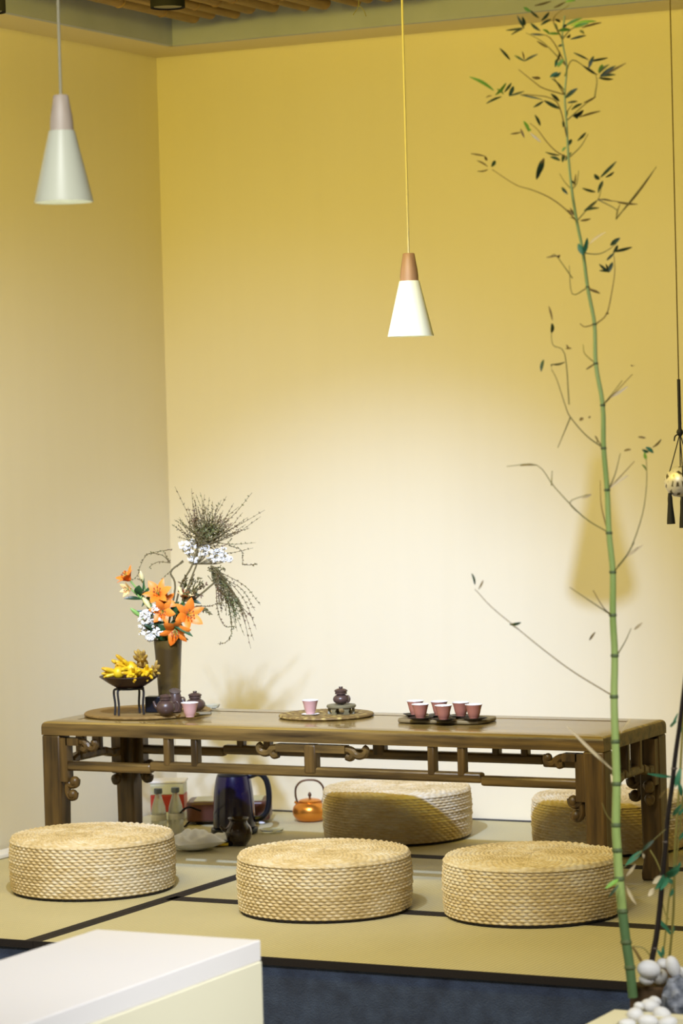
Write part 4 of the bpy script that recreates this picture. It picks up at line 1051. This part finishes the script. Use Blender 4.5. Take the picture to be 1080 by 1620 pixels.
LV += conv([(500,190,532,228,1.5,'d'),(680,215,610,195,1.3,'d'),(695,220,720,155,1.6,'d'),(690,260,620,315,1.4,'d'),(620,315,700,300,1.3,'d'),(700,255,770,265,1,'d'),(800,272,905,280,.8,'o'),(790,355,1005,80,.7,'o'),(790,355,812,280,.7,'o'),
 (580,345,530,310,1.4,'o'),(600,368,655,358,1.1,'o'),(580,370,540,350,1,'o'),(585,350,545,300,1.1,'o'),(615,552,588,490,2.4,'t'),(615,552,637,460,2.2,'t'),(612,545,600,500,2.2,'t'),(640,500,735,430,1.3,'s'),(760,500,812,460,2.2,'d'),(775,535,876,510,1.5,'d'),(740,580,782,540,1.3,'d'),(800,500,775,540,1.5,'d'),
 (750,640,700,600,1.4,'d'),(755,640,702,635,1.2,'d'),(750,645,772,590,2,'d'),(745,640,735,600,1.4,'d'),(420,565,490,555,.8,'o'),(475,560,492,552,1.6,'o'),(645,735,705,757,1.3,'o'),(550,150,575,175,1,'d'),(565,180,575,120,.9,'o')], 740, 240, 3.375)
LV += conv([(240,210,215,110,1,'o'),(238,232,235,302,2,'d'),(375,410,335,412,1,'o'),(355,410,340,385,.8,'o'),(178,490,160,575,1.8,'d'),(240,525,330,508,1.2,'d'),(240,525,235,545,1.4,'d'),(435,925,460,905,1.6,'o'),(500,895,508,905,1.2,'o'),(850,1040,905,1050,1,'o'),
 (905,1115,960,1155,2.2,'t'),(925,1150,880,1130,1.6,'t'),(1015,1058,955,1115,1.2,'o'),(800,1130,750,1140,1.2,'o'),(660,760,780,680,1.3,'s'),(800,530,825,532,1,'o'),(480,560,545,520,.9,'o'),(560,1080,545,1030,1.2,'o'),(620,165,640,160,1.2,'o')], 820, 460, 4.5)
LV += [(849,736,822,737,1.2,'o'),(965,772,994,752,1.2,'s'),(1022,727,1019,716,1.6,'b'),(1022,745,1015,735,1.4,'b'),(989,882,1017,862,1.3,'s'),(935,782,920,788,1,'s'),(1003,996,1016,985,1.3,'s'),(751,925,746,907,1.3,'d'),(806,988,824,985,1.6,'d'),(757,932,764,918,.9,'o'),
 (970,1219,897,1149,1.6,'s'),(982,1159,998,1137,1.3,'s'),(990,1386,1005,1367,1.6,'s'),(990,1401,1006,1431,1.6,'s'),(978,1391,957,1406,2,'b'),(978,1400,962,1420,1.4,'d'),(1015.5,1346,989,1369,2.6,'t'),(1016,1346,1034,1329,1.8,'d'),(1016,1350,1018,1358,1.5,'s'),
 (976,1270,984,1262,2.4,'s'),(973,1255,966,1225,1.6,'s'),(1052,1250,1042,1263,1.4,'o'),(941,1000,932,1013,1.1,'o')]
cm = {'d':'leafd','b':'leafb','o':'leafbrown','t':'leaft','s':'sheath'}; nmz = {'d':'dark_leaves','b':'bright_leaves','o':'dry_leaves','t':'blue_green_leaves','s':'pale_sheaths'}
rg = random.Random(9)
for key in cm:
    mb = MB()
    for x0,y0,x1,y1,w_,k_ in LV:
        if k_ != key: continue
        if key == 's': mb = MB()
        dj = rg.uniform(-.06,.06); nrm = (-FWD + RGT*rg.uniform(-.7,.7) + UPV*rg.uniform(-.7,.7))
        mb.blade(bp(x0,y0,dj), bp(x1,y1,dj+rg.uniform(-.02,.02)), w_*.0043, nrm, .07, .25)
        if key == 's': mb.build('pale_sheath', M['sheath'], bb)
    if key != 's': mb.build(nmz[key], M[cm[key]], bb)
# black bamboo and thin olive stems
bk = thing('black_bamboo_plant', 'dark almost black bamboo stem with blue-green leaves at the right edge', 'plant', bp(1031,1528,.05))
seq = [(1030,1530),(1032,1512),(1037,1487),(1041,1458),(1045,1420),(1048,1385),(1052,1340),(1056,1292),(1063,1240),(1068,1195),(1075,1145),(1082,1085),(1090,1020)]
q_ = spline([bp(x,y,.05) for x,y in seq], 4); MB().tube(q_, [.0062-.0020*i/len(q_) for i in range(len(q_))], 10).build('culm', M['darkstem'], bk)
for x, y in ((1066,1216),(1052,1332),(1035,1500)):
    p_ = bp(x,y,.05); MB().tube([p_-UPV*.002, p_, p_+UPV*.002], [.0058,.0068,.0058], 10).build('culm_node', M['clay2'], bk)
mb = MB()
for x0,y0,x1,y1,w_ in [(1052,1384,1077,1368,2.4),(1053,1388,1075,1376,1.8),(1050,1384,1036,1407,2.8),(1056,1387,1044,1408,2.2),(1062,1229,1024,1224,1.3),(1068,1245,1076,1215,2.2),(1064,1290,1078,1272,1.8),(1060,1150,1070,1141,1.2),(1062,1150,1072,1128,1.0),(1078,1260,1072,1235,1.8)]:
    mb.blade(bp(x0,y0,.04), bp(x1,y1,rg.uniform(0,.05)), w_*.0050, -FWD+UPV*rg.uniform(-.5,.5), .08, .25)
mb.build('leaves', M['leaft'], bk)
mb = MB(); mb.blade(bp(1046,1386,.03), bp(1032,1398,.02), .012, None, .05, .25); mb.blade(bp(1034,1405,.03), bp(1025,1418,.02), .010, None, .05, .25); mb.build('pale_sheaths', M['sheath'], bk)
for br in ([(1048,1386),(1038,1362),(1028,1345)],[(1045,1420),(1052,1445),(1058,1455)],[(1031,1516),(1018,1500),(1001,1497)],[(1063,1240),(1072,1225),(1078,1215)],[(1056,1300),(1068,1285),(1078,1270)]):
    MB().tube(spline([bp(x,y,.05) for x,y in br],4), .0014, 5).build('twig', M['olive'], bk)
for seq, lb, r_ in (([(1058,1520),(1062,1480),(1065,1440),(1066,1400),(1067,1350),(1071,1290),(1075,1230),(1079,1160),(1084,1090)], 'thin olive bamboo shoot just right of the black stem', .0026),
                ([(1048,1516),(1053,1470),(1058,1420),(1067,1380),(1073,1330),(1080,1260)], 'pale yellow green bamboo shoot leaning right beside the black stem', .0019)):
    t = thing('bamboo_shoot', lb, 'plant', bp(seq[0][0], seq[0][1], .1), group='thin bamboo shoots at the right edge')
    MB().tube(spline([bp(x,y,.1) for x,y in seq],4), r_, 8).build('culm', M['olive'], t)
    mb = MB()
    for k_ in range(8):
        x, y = seq[(k_*2+1) % (len(seq)-1)]; a_ = rg.uniform(-2.6,-.4)
        L_ = rg.uniform(14,26); mb.blade(bp(x,y,.1), bp(x+math.cos(a_)*L_, y+math.sin(a_)*L_*.9-2, .1), .007, -FWD+UPV*rg.uniform(-.6,.6), .08, .25)
    mb.build('leaves', M['leaft'], t)
t = thing('dry_twig', 'short brown twig sticking up beside the upper white pebbles', 'twig', bp(1012,1516))
MB().tube(spline([bp(1014,1520), bp(1006,1506), bp(1000,1498)]), [.0035-.0001*i for i in range(13)], 7).build('twig_body', M['leafbrown'], t)

# planter, pebbles, rock
PC = bp(1030, 1600)
px0 = bp(975,1598,-.18)
pt = .105
pn = thing('planter_box', 'cream planter box under the lower white pebbles at the bottom right', 'planter', (PC.x+.02, PC.y-.05, -.42))
ptz = atd(985,1599,5.75).z
pA = atz(974, 1598, ptz)             # rear left corner of the rim
MB().box(pA.x, pA.x+.50, pA.y-.42, pA.y, -.42, ptz-.02).build('box_body', M['planter'], pn, smooth=False)
rim = MB(); rim.box(pA.x-.005,pA.x+.505,pA.y-.43,pA.y-.37,ptz-.02,ptz); rim.box(pA.x-.005,pA.x+.505,pA.y-.04,pA.y+.005,ptz-.02,ptz); rim.box(pA.x-.005,pA.x+.045,pA.y-.37,pA.y-.04,ptz-.02,ptz); rim.box(pA.x+.455,pA.x+.505,pA.y-.37,pA.y-.04,ptz-.02,ptz)
rim.build('rim', M['planter'], pn, smooth=False)
# brown trough behind, with the upper pebbles
tz = bp(1030,1556,.05).z
tA = bp(1003,1556,.06)
tr = thing('bark_trough', 'dark brown bark trough behind the planter holding the upper pebbles', 'planter', (tA.x+.1, tA.y, -.42))
MB().box(tA.x, tA.x+.34, tA.y-.03, tA.y+.18, -.42, tz).build('trough_body', M['soil'], tr, smooth=False, bevel=.004)
def pebble(px_, py_, d, rx, ry, rz_, ang, label, seed, grp):
    c = bp(px_, py_, d); s_ = (BD+d)/F_PX
    rot = Matrix((RGT, -FWD, UPV)).transposed() @ Matrix.Rotation(ang, 3, 'Y')
    o = MB().ball((0,0,0), 1, 18, (rx*s_, rz_*s_, ry*s_), rot, .035, seed).build('pebble', M['pebble'], local=True, auto=180); o.location = c
    tag(o, label, 'pebble', grp)
GP = 'white pebbles in the bamboo planters'
for i, a in enumerate([(1026,1533,.0,19,16,15,.15,'large round white pebble at the left of the upper heap'),(1043,1545,.02,14,12,14,-.3,'white pebble below the middle of the upper heap'),(1064,1530,-.01,11,19,13,-.35,'long upright white pebble at the right of the upper heap'),(1048,1525,.05,10,9,10,.2,'small white pebble between the two largest upper ones'),(1022,1549,.01,12,9,12,.2,'white pebble under the large round one of the upper heap'),(1076,1541,.03,10,12,12,.2,'white pebble at the right edge beside the grey rock')]):
    pebble(*a[:7], a[7], i, GP)
for i, a in enumerate([(1028,1593,-.14,17,13,15,.3,'white pebble at the top of the lower heap'),(1004,1606,-.20,15,12,13,0,'white pebble at the left shoulder of the lower heap'),(1046,1606,-.20,15,13,14,.5,'white pebble at the right shoulder of the lower heap'),(1024,1616,-.25,17,11,14,.1,'white pebble at the front of the lower heap by the frame edge'),(992,1619,-.26,14,8,13,0,'flat white pebble lowest at the left of the heap'),(1056,1618,-.26,17,10,14,-.2,'white pebble lowest at the right of the heap'),(1036,1584,-.08,10,8,10,.4,'small white pebble peeking out at the back of the lower heap'),(1011,1592,-.17,9,7,9,0,'small white pebble at the upper left of the lower heap'),(1036,1634,-.30,15,11,14,.2,'white pebble just below the lower heap, cut by the frame')]):
    pebble(*a[:7], a[7], i+20, GP)
# gravel bed filling the planter under the pebbles
gb = MB(); rg = random.Random(4)
for i in range(150):
    gx = rg.uniform(pA.x+.06, pA.x+.44); gy = rg.uniform(pA.y-.36, pA.y-.06)
    gb.ball((gx, gy, ptz-.024+rg.uniform(-.004,.006)), rg.uniform(.010,.018), 8, (1,1,.7), None, .04, i)
o = gb.build('pebble_bed', M['pebble'], origin=(pA.x+.25, pA.y-.2, ptz)); tag(o, 'bed of small white pebbles filling the cream planter', 'pebbles', None, 'stuff')
rk = bp(1076, 1590, -.02)
vs_ = MB().ball((0,0,0), 1, 40, (.034,.05,.062), None, .05, 77)
rr = random.Random(2); vs_.v = [tuple(Vector(v_)*(1+.10*math.sin(v_[0]*210)*math.sin(v_[2]*170+v_[1]*90))) for v_ in vs_.v]
o = vs_.build('craggy_rock', M['stone'], local=True); o.location = rk
tag(o, 'rough blue-grey craggy rock at the right edge beside the pebbles', 'rock')

# ------------------------------------------------------------------ white counter in the foreground
zc = .30; a = atz(412, 1487, zc); b_ = atz(167, 1465.5, zc)
ct = thing('display_counter', 'white topped cream counter in the lower left foreground', 'counter', ((a.x+b_.x)/2, a.y-.5, -.42))
MB().box(b_.x, a.x, a.y-1.05, a.y, zc-.040, zc).build('counter_top', M['counter'], ct, smooth=False, bevel=.002)
MB().box(b_.x+.004, a.x+.003, a.y-1.045, a.y-.002, -.42, zc-.0405).build('counter_body', M['counterb'], ct, smooth=False, bevel=.002)
